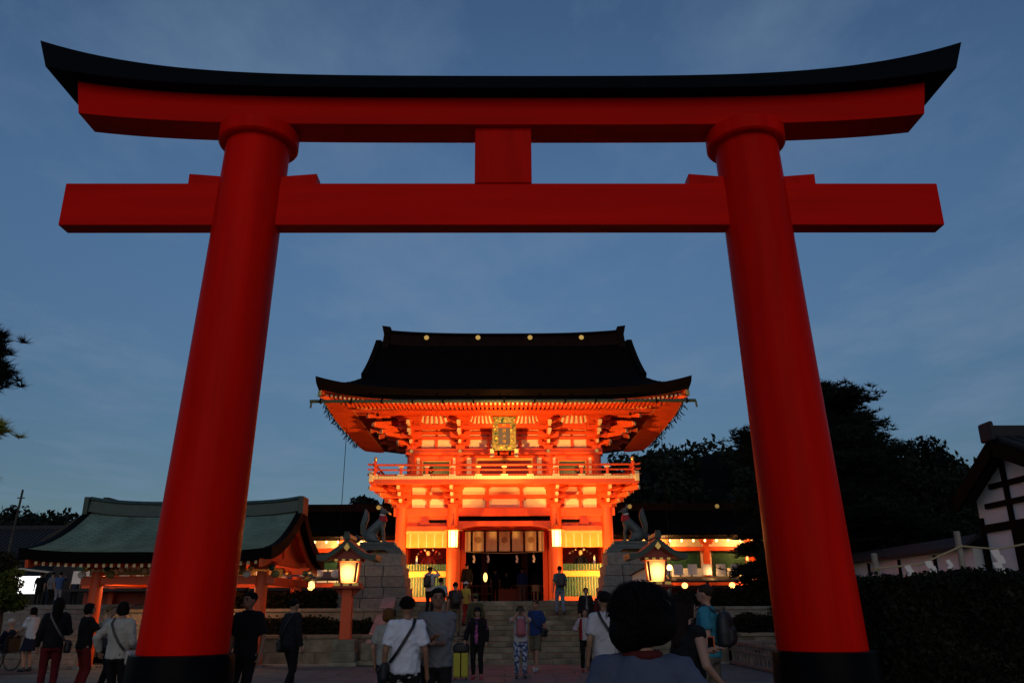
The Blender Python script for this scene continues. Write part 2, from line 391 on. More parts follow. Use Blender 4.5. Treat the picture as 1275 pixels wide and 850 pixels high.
# side steps at the far left
LS = thing('side_steps', 'long flight of grey stone steps at the far left edge', 'stairs', (-18, 27.0, 0))
for k in range(11):
    y0 = 27.0+k*.3; z1 = (k+1)*.1655
    sp = MB().box(-26, -13.2, y0+.02, y0+.5 if k < 10 else 30.0, max(0, z1-.3), z1-.01).build('step', GRAN, LS)
    x = -26
    while x < -13.3:
        xe = min(x+rng.uniform(1.3, 2.2), -13.2)
        if -13.2-xe < .5: xe = -13.2
        MB().box(x+.006, xe-.006, y0+rng.uniform(-.006, .006), y0+.31, z1-.155, z1).build('stone', GRAN, sp, bevel=.012)
        x = xe
# ------------------------------------------------------------------ the two-storey gate
G = thing('gate_building', 'two storey vermilion shrine gate floodlit orange under a black hipped roof', 'shrine gate', (0, 37, 1.85))
FY = 34.0
CXS = (-4.27, -2.14, 2.14, 4.27)
for yy in (34.0, 37.0, 40.0):
    for cx in CXS:
        c = MB().tube([(cx,yy,1.95),(cx,yy,5.2),(cx,yy,5.62)], [.235,.23,.215], 28).build('column', RED, G, smooth='auto')
        MB().tube([(cx,yy,1.85),(cx,yy,1.93),(cx,yy,1.96)], [.36,.35,.27], 24).build('column_base', GRAN, c, smooth='auto')
MB().box(-4.9, 4.9, 33.3, 40.8, 1.85, 1.875).build('floor', GRAN, G)
def bay_panels(x0, x1, sg):
    """one side bay of the lower storey with lattice, niche opening and blind"""
    MB().box(x0, x1, 33.9, 34.12, 1.9, 2.06).build('ground_sill', RED, G, bevel=.01)
    MB().box(x0, x1, 34.02, 34.06, 2.06, 2.84).build('lattice_board', LWALL, G)
    lt = MB(); n = 15
    for i in range(n):
        x = x0+(x1-x0)*(i+.5)/n; lt.box(x-.032, x+.032, 33.955, 34.0, 2.06, 2.84)
    lt.build('lattice', GREEN, G, kind='stuff')
    MB().box(x0, x1, 33.90, 34.1, 2.84, 3.07).build('waist_rail', YEL, G, bevel=.01)
    MB().box(x0, x1, 34.02, 34.06, 3.07, 3.34).build('lattice_board', LWALL, G)
    lt = MB()
    for i in range(n):
        x = x0+(x1-x0)*(i+.5)/n; lt.box(x-.032, x+.032, 33.955, 34.0, 3.07, 3.34)
    lt.build('lattice', GREEN, G, kind='stuff')
    bl = MB().box(x0, x1, 34.0, 34.03, 4.0, 4.62).build('bamboo_blind', YEL, G)
    for i in range(5):
        x = x0+(x1-x0)*(i+.5)/5; MB().box(x-.02, x+.02, 33.985, 33.998, 4.0, 4.62).build('blind_cord', TIP, bl)
    MB().box(x0, x1, 33.96, 33.985, 4.55, 4.66).build('blind_valance', LWALL, bl)
    MB().box(x0, x1, 33.9, 34.1, 4.66, 4.86).build('lintel', RED, G, bevel=.01)
    MB().box(x0, x1, 34.05, 34.09, 4.86, 5.27).build('transom_board', RED, G)
    xm = (x0+x1)/2-sg*.1
    MB().box(min(xm, xm+sg*1.0), max(xm, xm+sg*1.0)-.1, 34.03, 34.048, 5.0, 5.12).build('transom_slot', BLKW, G)
    MB().prism([(xm-.25,4.86),(xm+.25,4.86),(xm+.1,5.26),(xm-.1,5.26)], 'y', 33.97, 34.04).build('frog_leg_strut', DRED, G)
    # niche box behind
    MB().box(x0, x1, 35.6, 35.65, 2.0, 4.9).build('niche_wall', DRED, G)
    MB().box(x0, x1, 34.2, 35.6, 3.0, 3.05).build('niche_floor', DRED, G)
    for xx in (x0-.02, x1-.03):
        MB().box(xx, xx+.05, 34.3, 36.8, 2.0, 5.2).build('partition', RED, G)
bay_panels(-4.04, -2.37, 1)
bay_panels(2.37, 4.04, -1)
# tie beams on the column tops
MB().box(-4.6, 4.6, 33.92, 34.08, 5.27, 5.6).build('head_beam', RED, G, bevel=.015)
for xx in (-4.27, 4.27):
    MB().box(xx-.08, xx+.08, 34.2, 40.2, 5.27, 5.6).build('side_beam', RED, G, bevel=.015)
    MB().box(xx-.05, xx+.05, 34.2, 37, 2.0, 5.27).build('side_wall', RED, G)
    MB().box(xx-.05, xx+.05, 37, 39.8, 2.0, 5.27).build('side_wall', CREAM, G)
MB().box(-4.27, 4.27, 39.92, 40.08, 5.27, 5.6).build('head_beam', RED, G)
# centre bay : deep red beams with a cambered rainbow beam
MB().box(-1.91, 1.91, 34.12, 34.2, 5.05, 5.27).build('transom_slot', BLKW, G)
pts = [(-1.92,4.72),(-1.5,4.80),(-1.2,4.86),(1.2,4.86),(1.5,4.80),(1.92,4.72),(1.92,5.06),(-1.92,5.06)]
MB().prism(pts, 'y', 33.9, 34.1).build('rainbow_beam', RED, G, bevel=.01)
MB().box(-2.0, 2.0, 36.85, 37.1, 4.86, 5.3).build('inner_beam', RED, G)
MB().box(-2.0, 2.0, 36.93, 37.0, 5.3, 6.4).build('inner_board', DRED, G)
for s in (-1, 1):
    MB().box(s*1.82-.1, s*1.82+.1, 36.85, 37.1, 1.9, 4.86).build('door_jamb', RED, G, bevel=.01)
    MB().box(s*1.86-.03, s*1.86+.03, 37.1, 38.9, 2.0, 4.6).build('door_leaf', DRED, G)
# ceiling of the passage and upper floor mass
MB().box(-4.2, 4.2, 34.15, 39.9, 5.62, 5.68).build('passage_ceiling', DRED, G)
MB().box(-4.22, 4.22, 34.04, 39.96, 5.6, 6.6).build('core_wall', RED, G)
# cream panels and rails of the lower bracket zone
def panel_row(spans, z0, z1, y, nm='plaster_panel'):
    for a, b in spans:
        MB().box(a, b, y-.012, y+.01, z0, z1).build(nm, CREAM, G)
spans = [(-3.86,-3.24),(-3.12,-2.50),(-1.75,-.76),(-.64,.64),(.76,1.75),(2.50,3.12),(3.24,3.86)]
panel_row(spans, 5.62, 5.97, 34.03); panel_row(spans, 6.13, 6.46, 34.03)
MB().box(-4.5, 4.5, 33.93, 34.03, 5.97, 6.13).build('wall_rail', RED, G, bevel=.008)
MB().box(-4.5, 4.5, 33.93, 34.03, 6.46, 6.62).build('wall_rail', RED, G, bevel=.008)
for x in (-3.18, -.70, .70, 3.18):
    MB().box(x-.06, x+.06, 33.95, 34.02, 5.6, 5.97).build('strut', RED, G); MB().box(x-.06, x+.06, 33.95, 34.02, 6.13, 6.46).build('strut', RED, G)
    for z in (5.9, 6.4): MB().box(x-.13, x+.13, 33.88, 33.95, z, z+.1).build('bearing_block', RED, G, bevel=.01)
for xx in (-4.24, 4.24):
    for (a, b) in ((34.4, 35.3), (35.6, 36.6), (37.4, 38.4), (38.7, 39.6)):
        for z0, z1 in ((5.62,5.97),(6.13,6.46)):
            MB().box(xx-.012, xx+.012, a, b, z0, z1).build('plaster_panel', CREAM, G)
def arm(L, h=.17):
    return [(-L/2,h),(L/2,h),(L/2,h*.55),(L/2-.05,h*.2),(L/2-.13,0),(-L/2+.13,0),(-L/2+.05,h*.2),(-L/2,h*.55)]
def bracket_set(cx, y0, z0, steps, dy, dz, name='bracket', side=0, diag=False, L0=.62, tails=0):
    """stepped bracket cluster growing out of the wall toward -Y (side=0) or toward +-X (side)"""
    def P(u, v, z):  # u along wall, v outwards
        if diag: q = .7071; return (cx+side*(v*q)+u*q, y0-v*q+side*u*q, z)
        return (cx+u, y0-v, z) if side == 0 else (cx+side*v, y0+u, z)
    def pr(poly, v0, v1, along):
        n = len(poly); vs = []
        for w in (v0, v1):
            for (a, z) in poly:
                vs.append(P(a, w, z) if along == 'u' else P(w, a, z))
        mb = MB(); mb.add(vs, [tuple(range(n)), tuple(range(2*n-1, n-1, -1))]+[(i, i+n, (i+1) % n+n, (i+1) % n) for i in range(n)])
        return mb
    br = pr([(-.16,z0),(.16,z0),(.2,z0+.08),(.2,z0+.16),(-.2,z0+.16),(-.2,z0+.08)], -.2, .2, 'u').build(name, RED, G, bevel=.008)
    for k in range(steps+1):
        z = z0+.15+dz*k; v = dy*k
        if not diag:
            L = L0+.18*min(k, 2)+(.15 if k == 0 else 0)
            pr([(a, z+b) for a, b in arm(L)], v-.055, v+.055, 'u').build('bracket_arm', RED, br, bevel=.006)
            for u in (-L/2+.09, 0, L/2-.09):
                pr([(u-.06,z+.17),(u+.06,z+.17),(u+.085,z+.215),(u+.085,z+.27),(u-.085,z+.27),(u-.085,z+.215)], v-.085, v+.085, 'u').build('bearing_block', RED, br)
        if k < steps:
            v1 = v+dy+.14
            pr([(-.1,z),(v1-.1,z),(v1-.02,z+.05),(v1,z+.10),(v1,z+.17),(-.1,z+.17)], -.06, .06, 'v').build('bracket_arm', RED, br, bevel=.006)
            pr([(v1,z+.02),(v1+.012,z+.02),(v1+.012,z+.165),(v1,z+.165)], -.062, .062, 'v').build('arm_tip', TIP, br)
    for k in range(tails):
        z = z0+.30+dz*(k+1); v1 = dy*(steps)+.42-.28*(tails-1-k)*1.3
        pr([(-.3,z+.35),(v1,z-.10),(v1,z+.06),(-.3,z+.51)], -.075, .075, 'v').build('tail_rafter', RED, br, bevel=.006)
        pr([(v1,z-.10),(v1+.014,z-.10),(v1+.014,z+.06),(v1,z+.06)], -.077, .077, 'v').build('arm_tip', TIP, br)
    return br
for cx in CXS: bracket_set(cx, 33.95, 5.60, 3, .42, .215)
for s in (-1, 1):
    for yy in (34.0, 37.0): bracket_set(s*4.27, yy, 5.60, 3, .34, .215, side=s)
    bracket_set(s*4.27, 34.0, 5.60, 3, .52, .215, side=s, diag=True)
# balcony
BX, BY0, BY1 = 5.35, 32.28, 41.4
MB().box(-BX, BX, BY0+.02, BY1, 6.50, 6.60).build('balcony_floor', RED, G)
MB().box(-BX-.05, BX+.05, BY0, BY0+.12, 6.36, 6.54).build('balcony_fascia', RED, G, bevel=.01)
for s in (-1, 1): MB().box(s*(BX-.03)-.06, s*(BX-.03)+.06, BY0+.14, BY1, 6.36, 6.5).build('balcony_fascia', RED, G)
MB().box(-BX+.2, BX-.2, 32.6, 32.78, 6.40, 6.49).build('balcony_purlin', RED, G)
pe = MB(); n = 96
for i in range(n):
    x = -BX-.02+(2*BX+.04)*(i+.5)/n; w = (2*BX+.04)/n*.44
    pe.box(x-w, x+w, BY0-.03, BY0+.05, 6.545, 6.665)
pe.build('balcony_planks', TIP, G, kind='stuff')
MB().box(-BX, BX, BY0+.06, BY1, 6.60, 6.66).build('balcony_deck', RED, G)
for s in (-1, 1):
    MB().box(s*BX-.05, s*BX+.05, BY0+.08, BY1, 6.56, 6.665).build('balcony_edge', TIP, G)
    MB().box(s*(BX-.02)-.09, s*(BX-.02)+.09, BY0-.06, BY0+.1, 6.45, 6.85).build('corner_cap', TIP, G, bevel=.02)
RY = BY0+.1
npost = 11
for i in range(npost):
    x = -5.2+10.4*i/(npost-1)
    tall = i in (0, npost-1)
    po = MB().box(x-.05, x+.05, RY-.05, RY+.05, 6.66, 7.28 if tall else 7.02).build('railing_post', RED, G)
    MB().box(x-.14, x+.14, RY-.09, RY-.051, 6.662, 6.74).build('post_shoe', TIP, po)
    if tall: MB().ell((x, RY, 7.36), (.07,.07,.11)).build('finial', GOLD, po, smooth=True)
    else: MB().box(x-.10, x+.10, RY-.06, RY+.06, 7.02, 7.08).build('post_cap', TIP, po)
for z, r in ((7.13, .045), (6.93, .035), (6.72, .04)):
    MB().tube([(-5.5,RY,z+.03),(-5.2,RY,z),(0,RY,z-.005),(5.2,RY,z),(5.5,RY,z+.03)], r, 10).build('railing_rail', RED, G, smooth='auto')
    for s in (-1, 1): MB().tube([(s*5.2,RY-.3,z+.03),(s*5.2,RY,z),(s*5.2,41,z)], r, 8).build('railing_rail', RED, G, smooth='auto')
for s in (-1, 1):
    for k in range(1, 8): MB().box(s*5.2-.05, s*5.2+.05, RY+k*1.1-.05, RY+k*1.1+.05, 6.66, 7.02).build('railing_post', RED, G)
# upper storey
UX = (-3.95, -1.88, 1.88, 3.95); UY = 34.25
for cx in UX:
    for yy in (UY, 39.75):
        c = MB().tube([(cx,yy,6.6),(cx,yy,8.12)], .2, 24).build('upper_column', RED, G, smooth='auto')
    MB().tube([(cx,33.96,7.98),(cx,33.93,7.98)], .075, 16).build('gold_boss', GOLD, G)
MB().box(-3.95, 3.95, UY+.02, 39.75, 6.6, 9.6).build('upper_wall', RED, G)
MB().box(-4.2, 4.2, UY-.26, UY-.02, 7.86, 8.1).build('upper_head_beam', RED, G, bevel=.012)
for s in (-1, 1):
    x0, x1 = sorted((s*2.35, s*3.45))
    fr = MB().box(x0-.06, x1+.06, UY-.05, UY+.01, 6.95, 7.62).build('window', YEL, G)
    MB().box(x0, x1, UY-.07, UY-.04, 7.0, 7.56).build('shutter', DGREEN, fr)
    sl = MB()
    for i in range(12): sl.box(x0+(x1-x0)*(i+.3)/12, x0+(x1-x0)*(i+.7)/12, UY-.1, UY-.072, 7.0, 7.56)
    sl.build('shutter_slats', DGREEN, fr, kind='stuff')
    for x in (s*2.13, s*3.68, s*1.5):
        MB().box(x-(.06 if x != s*1.5 else .1), x+(.06 if x != s*1.5 else .1), UY-.015, UY+.012, 6.7, 7.75).build('plaster_panel', CREAM, G)
    MB().box(s*3.95-.02, s*3.95+.02, 34.6, 36.6, 6.8, 7.7).build('plaster_panel', CREAM, G)
dr = MB().box(-1.15, 1.15, UY-.05, UY+.01, 6.66, 7.6).build('upper_door', DRED, G)
MB().box(-1.22, 1.22, UY-.08, UY+.0, 7.6, 7.72).build('door_lintel', YEL, dr)
for s in (-1, 1): MB().box(s*1.18-.05, s*1.18+.05, UY-.08, UY, 6.66, 7.6).build('door_jamb', YEL, dr)
MB().box(-.02, .02, UY-.06, UY-.05, 6.66, 7.6).build('door_seam', BLKW, dr)
# upper plaster and stacked rails
usp = [(-3.55,-2.98),(-2.86,-2.28),(-1.5,-.74),(-.62,.62),(.74,1.5),(2.28,2.86),(2.98,3.55)]
panel_row(usp, 8.12, 8.52, UY-.01)
for z0, z1 in ((8.52,8.66),(8.74,8.88),(8.95,9.08),(9.15,9.6)):
    MB().box(-4.1, 4.1, UY-.10, UY+.01, z0, z1).build('wall_rail', RED, G, bevel=.006)
for z0 in (8.66, 8.88, 9.08): panel_row(usp, z0, z0+.08, UY-.01, 'plaster_strip')
for x in (-2.92, -.68, .68, 2.92): MB().box(x-.06, x+.06, UY-.08, UY-.02, 8.1, 8.52).build('strut', RED, G)
for cx in UX: bracket_set(cx, UY-.05, 8.10, 3, .46, .27, L0=.7, tails=2)
for s in (-1, 1):
    for yy in (UY, 37.0): bracket_set(s*3.95, yy, 8.10, 3, .46, .27, side=s, L0=.7, tails=2)
    bracket_set(s*3.95, UY, 8.10, 3, .66, .27, side=s, diag=True, tails=3)
# coved ribs between the brackets
for a, b in ((-3.55,-2.3),(-1.5,-.45),(.45,1.5),(2.3,3.55)):
    y0, y1, z0, z1 = 33.32, 33.0, 9.02, 9.33
    MB().add([(a,y0,z0),(b,y0,z0),(b-.12,y1,z1),(a+.12,y1,z1)], [(0,1,2,3)]).add([(a,y0+.03,z0),(b,y0+.03,z0),(b-.12,y1+.03,z1),(a+.12,y1+.03,z1)], [(3,2,1,0)]).build('coved_panel', CREAM, G, fixn=False)
    rb = MB(); n = 7
    for i in range(n):
        t = (i+.0)/(n-1); xa = a+(b-a)*t; xb = a+.12+(b-a-.24)*t
        rb.beam((xa, y0-.03, z0), (xb, y1-.03, z1), .06, .05)
    rb.build('cove_ribs', RED, G, kind='stuff')
MB().box(-4.2, 4.2, 33.28, 33.42, 8.86, 9.01).build('cove_rail', RED, G)
# ------------------------------------------------------------------ gate roof
EX, EY, RYC = 7.5, 6.2, 37.0
def lift(x, y): return .56*min(1.2, abs(x)/EX)**4*min(1.2, abs(y-RYC)/EY)**4
def prof(s_): return .36*s_+.048*s_*s_
def roof_z(x, y, hip):
    sm = max(EY-abs(y-RYC), 0); ss = max(EX-abs(x), 0)
    h = prof(sm)
    if hip: h = min(h, .22*ss+.46*ss*ss)
    return 9.86+lift(x, y)+h
GX = 5.98
rf = MB(); NY = 44
ys = [RYC-EY+2*EY*j/NY for j in range(NY+1)]
xm = [-GX+2*GX*i/40 for i in range(41)]
rf.grid(lambda u, v: (-GX+2*GX*u, RYC-EY+2*EY*v, roof_z(-GX+2*GX*u, RYC-EY+2*EY*v, False)), 40, NY)
for s in (-1, 1):
    rf.grid(lambda u, v: (s*(GX+(EX-GX)*u), RYC-EY+2*EY*v, roof_z(s*(GX+(EX-GX)*u), RYC-EY+2*EY*v, True)), 12, NY)
    rf.grid(lambda u, v: (s*GX, RYC-EY+2*EY*u, roof_z(s*GX, RYC-EY+2*EY*u, True)*(1-v)+roof_z(s*GX, RYC-EY+2*EY*u, False)*v), NY, 1)
roofo = rf.build('roof', BARK, G, smooth='auto', fixn=False)
# thick eave edge and underside
def edge_pt(t, z, inset):
    # perimeter parameter 0..4
    k = int(t) % 4; f = t-int(t)
    x = (-EX+inset+(2*EX-2*inset)*f, EX-inset, EX-inset-(2*EX-2*inset)*f, -EX+inset)[k]
    y = (RYC-EY+inset, RYC-EY+inset+(2*EY-2*inset)*f, RYC+EY-inset, RYC+EY-inset-(2*EY-2*inset)*f)[k]
    return (x, y, z+lift(x, y))
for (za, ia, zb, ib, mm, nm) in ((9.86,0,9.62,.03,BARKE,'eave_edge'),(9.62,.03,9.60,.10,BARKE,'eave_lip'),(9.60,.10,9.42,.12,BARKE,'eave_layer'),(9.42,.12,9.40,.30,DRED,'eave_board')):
    eb = MB(); eb.grid(lambda u, v: edge_pt(u*4*.99999, za+(zb-za)*v, ia+(ib-ia)*v), 160, 1); eb.build(nm, mm, roofo, fixn=False, smooth=False)
# soffit boards
def soff(d): return 9.385+.02*d if d < 1.15 else 9.385+.023+.22*(d-1.15)
so = MB()
so.grid(lambda u, v: edge_pt(u*4*.99999, soff(.28+3.6*v), .28+3.6*v), 160, 12)
so.build('soffit', RED, roofo, fixn=False)
def rafters(y_or_x, d0, d1, w, h, drop, front):
    mb = MB(); tp_ = MB(); n = 83 if front else 68
    for sgn in ((-1,) if front else (-1, 1)):
        for i in range(n):
            f = (i+.5)/n
            if front: x = -EX+.2+(2*EX-.4)*f; lim = EX-abs(x)
            else: y = RYC-EY+.2+(2*EY-.4)*f; lim = EY-abs(y-RYC)
            e = min(d1, max(lim, d0+.1))
            if lim < d0+.1: continue
            def pt(d):
                if front: q = (x, RYC-EY+d)
                else: q = (sgn*(EX-d), y)
                return Vector((q[0], q[1], soff(d)-drop-h/2+lift(q[0], q[1])))
            a, b = pt(d0), pt(e)
            mb.beam(a, b, w, h)
            dd = (a-b).normalized(); tp_.beam(a, a+dd*.012, w*.98, h*.98)
    mb.build('rafters', RED, roofo, kind='stuff'); tp_.build('rafter_tips', TIP, roofo, kind='stuff')
for fr in (True, False):
    rafters(None, .26, 1.35, .075, .10, .004, fr); rafters(None, 1.28, 3.9, .085, .11, .10 if False else .012, fr)
# eave support beam between the rafter tiers, corner rafters
MB().box(-6.0, 6.0, RYC-EY+1.2, RYC-EY+1.3, 9.22, 9.30).build('eave_beam', RED, roofo)
MB().box(-5.3, 5.3, 32.62, 32.80, 9.24, 9.40).build('eave_purlin', RED, roofo)
for s in (-1, 1):
    MB().box(s*5.3-.09, s*5.3+.09, 32.62, 41.4, 9.24, 9.40).build('eave_purlin', RED, roofo)
    a = Vector((s*(EX-.2), RYC-EY+.2, 9.30+lift(EX-.2, RYC-EY+.2))); b = Vector((s*4.0, 34.2, 9.9))
    m = a.lerp(b, .45); m.z -= .22
    MB().tube([a, m, b], .17, 4).build('corner_rafter', RED, roofo)
    MB().beam(a, a+(a-m).normalized()*.06, .2, .22).build('rafter_cap', GOLD, roofo)
# ridge
def ridge_sec(x):
    r = .20*(abs(x)/5.8)**3; z = 13.76+r
    return [(x, RYC-.42, z-.3), (x, RYC-.34, z+.32), (x, RYC-.46, z+.34), (x, RYC-.40, z+.43), (x, RYC+.40, z+.43), (x, RYC+.46, z+.34), (x, RYC+.34, z+.32), (x, RYC+.42, z-.3)]
rd = loft_x(MB(), [-5.55+11.1*i/30 for i in range(31)], ridge_sec).build('ridge', RIDGE, roofo, smooth='auto')
for s in (-1, 1):
    MB().prism([(s*5.52,13.45),(s*5.84,13.4),(s*5.76,14.1),(s*5.86,14.56),(s*5.46,14.5)], 'y', RYC-.5, RYC+.5).build('ridge_end', RIDGE, rd)
    vb = MB()
    for j in range(20):
        f0, f1 = j/20, (j+1)/20
        for sg in (-1, 1):
            ya, yb = RYC+sg*(EY-2.75)*(1-f0), RYC+sg*(EY-2.75)*(1-f1)
            vb.beam((s*(GX+.08), ya, roof_z(GX, ya, False)-.1), (s*(GX+.08), yb, roof_z(GX, yb, False)-.1), .26, .34)
    vb.build('verge_board', BARKE, roofo)
for x in (-3.72, -1.25, 1.25, 3.72):
    MB().tube([(x,RYC-.36,13.97),(x,RYC-.43,13.97)], .115, 24).build('gold_crest', GOLD, rd)
# gutter and downpipe hooks
gp = MB().tube([(-7.62,30.72,9.36),(7.55,30.72,9.36)], .065, 10).build('gutter', COPD, roofo)
for s in (-1, 1): MB().tube([(s*7.55,30.72,9.36),(s*7.58,30.72,9.1)], .04, 8).build('gutter_spout', COPD, gp)
for i in range(13): MB().box(-7.2+i*1.2-.03, -7.2+i*1.2+.03, 30.64, 30.8, 9.27, 9.47).build('gutter_strap', BLKW, gp)
for s in (-1, 1): MB().tube([(s*7.0,35.2,9.5),(s*7.05,35.2,1.9)], .015, 5).build('rain_chain', BLKW, gp)
# birds' netting brushes hung under the side eaves
for s in (-1, 1):
    nb = MB(); r2 = random.Random(5)
    for i in range(110):
        y = 32.2+r2.random()*8; x = s*(EX-.12+r2.uniform(-.15, .1)); z = 9.5+lift(x, y)-r2.random()*.12
        nb.beam((x, y, z), (x+r2.uniform(-.2, .2), y+r2.uniform(-.25, .25), z-r2.uniform(.08, .26)), .025, .02)
    nb.build('eave_brushes', BLKW, roofo, kind='stuff')
# ------------------------------------------------------------------ plaque on the upper storey
PLT = Matrix.Translation((0, 33.42, 8.62)) @ Matrix.Rotation(R(14), 4, 'X')
PQ = thing('name_plaque', 'gold framed dark plaque with vertical gold characters on the gate', 'plaque', (0, 33.42, 8.06))
def plq(mb, name, m, par=PQ, **k):
    mb.v = [tuple(PLT @ Vector(p)) for p in mb.v]; return mb.build(name, m, par, **k)
bd = plq(MB().box(-.26, .26, -.03, .05, -.50, .50), 'board', PLAQ)
for nm, bx in (('frame', (-.52,.52,-.07,.04,.46,.72)), ('frame', (-.5,.5,-.07,.04,-.70,-.46)), ('frame', (-.50,-.24,-.07,.04,-.46,.46)), ('frame', (.24,.50,-.07,.04,-.46,.46))):
    fo = plq(MB().box(*bx), nm, GOLDP, bevel=.02)
    r3 = random.Random(hash(bx) & 255)
    for i in range(9):
        cxp = r3.uniform(bx[0]+.06, bx[1]-.06); czp = r3.uniform(bx[4]+.05, bx[5]-.05)
        plq(MB().ell((cxp, -.08, czp), (r3.uniform(.04,.08), .03, r3.uniform(.04,.08)), 8, 5), 'carving', (GOLD, GOLDP, GREEN, GOLDP)[i % 4], fo, smooth=True)
for s in (-1, 1):
    plq(MB().prism([(s*.44,-.62),(s*.60,-.64),(s*.58,-.98),(s*.42,-.94)], 'y', -.07, .02), 'foot_ornament', TIP)
    plq(MB().box(s*.24-.05, s*.24+.05, -.05, .02, -.92, -.70), 'bracket_foot', BLKW)
for i, ch in enumerate('稲荷大神'):
    cu = bpy.data.curves.new('character', 'FONT'); cu.body = ch; cu.size = .17; cu.extrude = .012; cu.align_x = 'CENTER'; cu.align_y = 'CENTER'
    co = bpy.data.objects.new('glyph', cu); C.objects.link(co)
    me = bpy.data.meshes.new_from_object(co.evaluated_get(bpy.context.evaluated_depsgraph_get())); bpy.data.objects.remove(co)
    me.materials.clear(); o = obj('character', me, GOLD, bd)
    mw = PLT @ Matrix.Translation((0, -.05, .33-.22*i)) @ Matrix.Rotation(R(90), 4, 'X')
    o.matrix_local = Matrix.Translation(-PQ.location) @ mw
# ------------------------------------------------------------------ curtain, hanging lanterns, interior
NC = thing('noren_curtain', 'row of pale curtain panels with round crests hung in the gate passage', 'curtain', (0, 36.6, 4.0))
MB().tube([(-1.8,36.6,4.9),(1.8,36.6,4.9)], .03, 8).build('rod', DARKW, NC)
xw = [(-1.73,-1.49),(-1.40,-.91),(-.82,-.33),(-.24,.25),(.34,.83),(.92,1.41),(1.50,1.74)]
for i, (a, b) in enumerate(xw):
    cp = MB().grid(lambda u, v: (a+(b-a)*u, 36.6+.02*math.sin(u*9+i)-.01*v, 4.9-(.88)*v), 8, 6).build('curtain_panel', LINEN, NC, smooth=True, fixn=False)
    if i in (1, 3, 5):
        cx = (a+b)/2
        for k in range(8):
            t = k*math.pi/4
            MB().tube([(cx+.10*math.cos(t),36.565,4.5+.10*math.sin(t)),(cx+.10*math.cos(t),36.56,4.5+.10*math.sin(t))], .045, 8).build('crest_petal', CREST, cp)
        MB().tube([(cx,36.563,4.5),(cx,36.557,4.5)], .06, 12).build('crest_centre', CREST, cp)
def hang_lantern(x, label):
    t = thing('hanging_lantern', label, 'lantern', (x, 33.45, 4.0), group='lanterns hung on the gate front')
    bdy = MB().tube([(x,33.45,3.98),(x,33.45,4.62)], [.17,.185], 6).build('paper_body', LAMPH, t)
    for k in range(6):
        a = k*math.pi/3; MB().tube([(x+.175*math.cos(a),33.45+.175*math.sin(a),3.96),(x+.19*math.cos(a),33.45+.19*math.sin(a),4.64)], .012, 5).build('frame_bar', GOLD, t)
    MB().tube([(x,33.45,4.63),(x,33.45,4.67),(x,33.45,4.80),(x,33.45,4.86)], [.40,.36,.10,.03], 6).build('roof', GOLD, t)
    MB().tube([(x,33.45,3.93),(x,33.45,3.98)], [.12,.19], 6).build('base', GOLD, t)
    MB().tube([(x,33.45,4.86),(x,33.45,5.3),(x,33.95,5.32)], .012, 5).build('hook', BLKW, t)
    l = bpy.data.lights.new('lantern_glow', 'POINT'); l.energy = 40; l.color = (1, .55, .18); l.shadow_soft_size = .15
    lo = bpy.data.objects.new('lantern_glow', l); C.objects.link(lo); lo.location = (0, -.35, .25); lo.parent = t
hang_lantern(-2.08, 'lit hexagonal lantern hanging before the left passage column')
hang_lantern(2.12, 'lit hexagonal lantern hanging before the right passage column')
def guardian(x, label, m1, m2):
    t = thing('guardian_statue', label, 'statue', (x, 34.9, 3.05))
    MB().rings([(x,34.9,3.05,.42,.3),(x,34.9,3.2,.40,.28),(x,34.9,3.4,.22,.18),(x,34.9,3.62,.2,.15),(x,34.9,3.72,.08,.08)]).build('robe', m1, t, smooth=True)
    MB().ell((x,34.88,3.84),(.09,.1,.12)).build('head', TIP, t, smooth=True)
    MB().tube([(x,34.9,3.9),(x,34.9,4.02)], [.09,.04], 10).build('cap', BLKW, t)
    for i in range(9):
        a = R(-64+16*i)
        ar = MB().beam((x+.12*math.sin(a), 35.1, 3.45+.12*math.cos(a)), (x+.6*math.sin(a), 35.1, 3.45+.55*math.cos(a)), .045, .03).build('arrow', m2, t)
        MB().ell((x+.6*math.sin(a),35.08,3.45+.55*math.cos(a)),(.05,.03,.05),8,6).build('arrow_fletching', PAPER if i % 2 else m2, ar)
    for s in (-1, 1):
        MB().cap((x+s*.18,34.85,3.6),(x+s*.3,34.7,3.38),.06,.05).build('sleeve', m1, t, smooth=True)
guardian(-3.2, 'seated guardian figure with red arrows behind the left lattice', M('robe_red', (.45,.03,.02), .6), M('arrow_red', (.6,.04,.03), .5))
guardian(3.2, 'seated guardian figure in a black robe behind the right lattice', M('robe_black', (.02,.02,.025), .6), M('arrow_dark', (.08,.06,.05), .5))
for x, lb in ((-3.62, 'white paper offering wand behind the left lattice'), (3.72, 'white paper offering wand behind the right lattice')):
    t = thing('offering_wand', lb, 'offering', (x, 34.35, 3.05))
    MB().tube([(x,34.35,3.05),(x,34.35,3.7)], .02, 6).build('stick', TIP, t)
    MB().prism([(x-.05,3.3),(x+.05,3.3),(x+.03,3.62),(x-.03,3.62)], 'y', 34.33, 34.37).build('paper', PAPER, t)
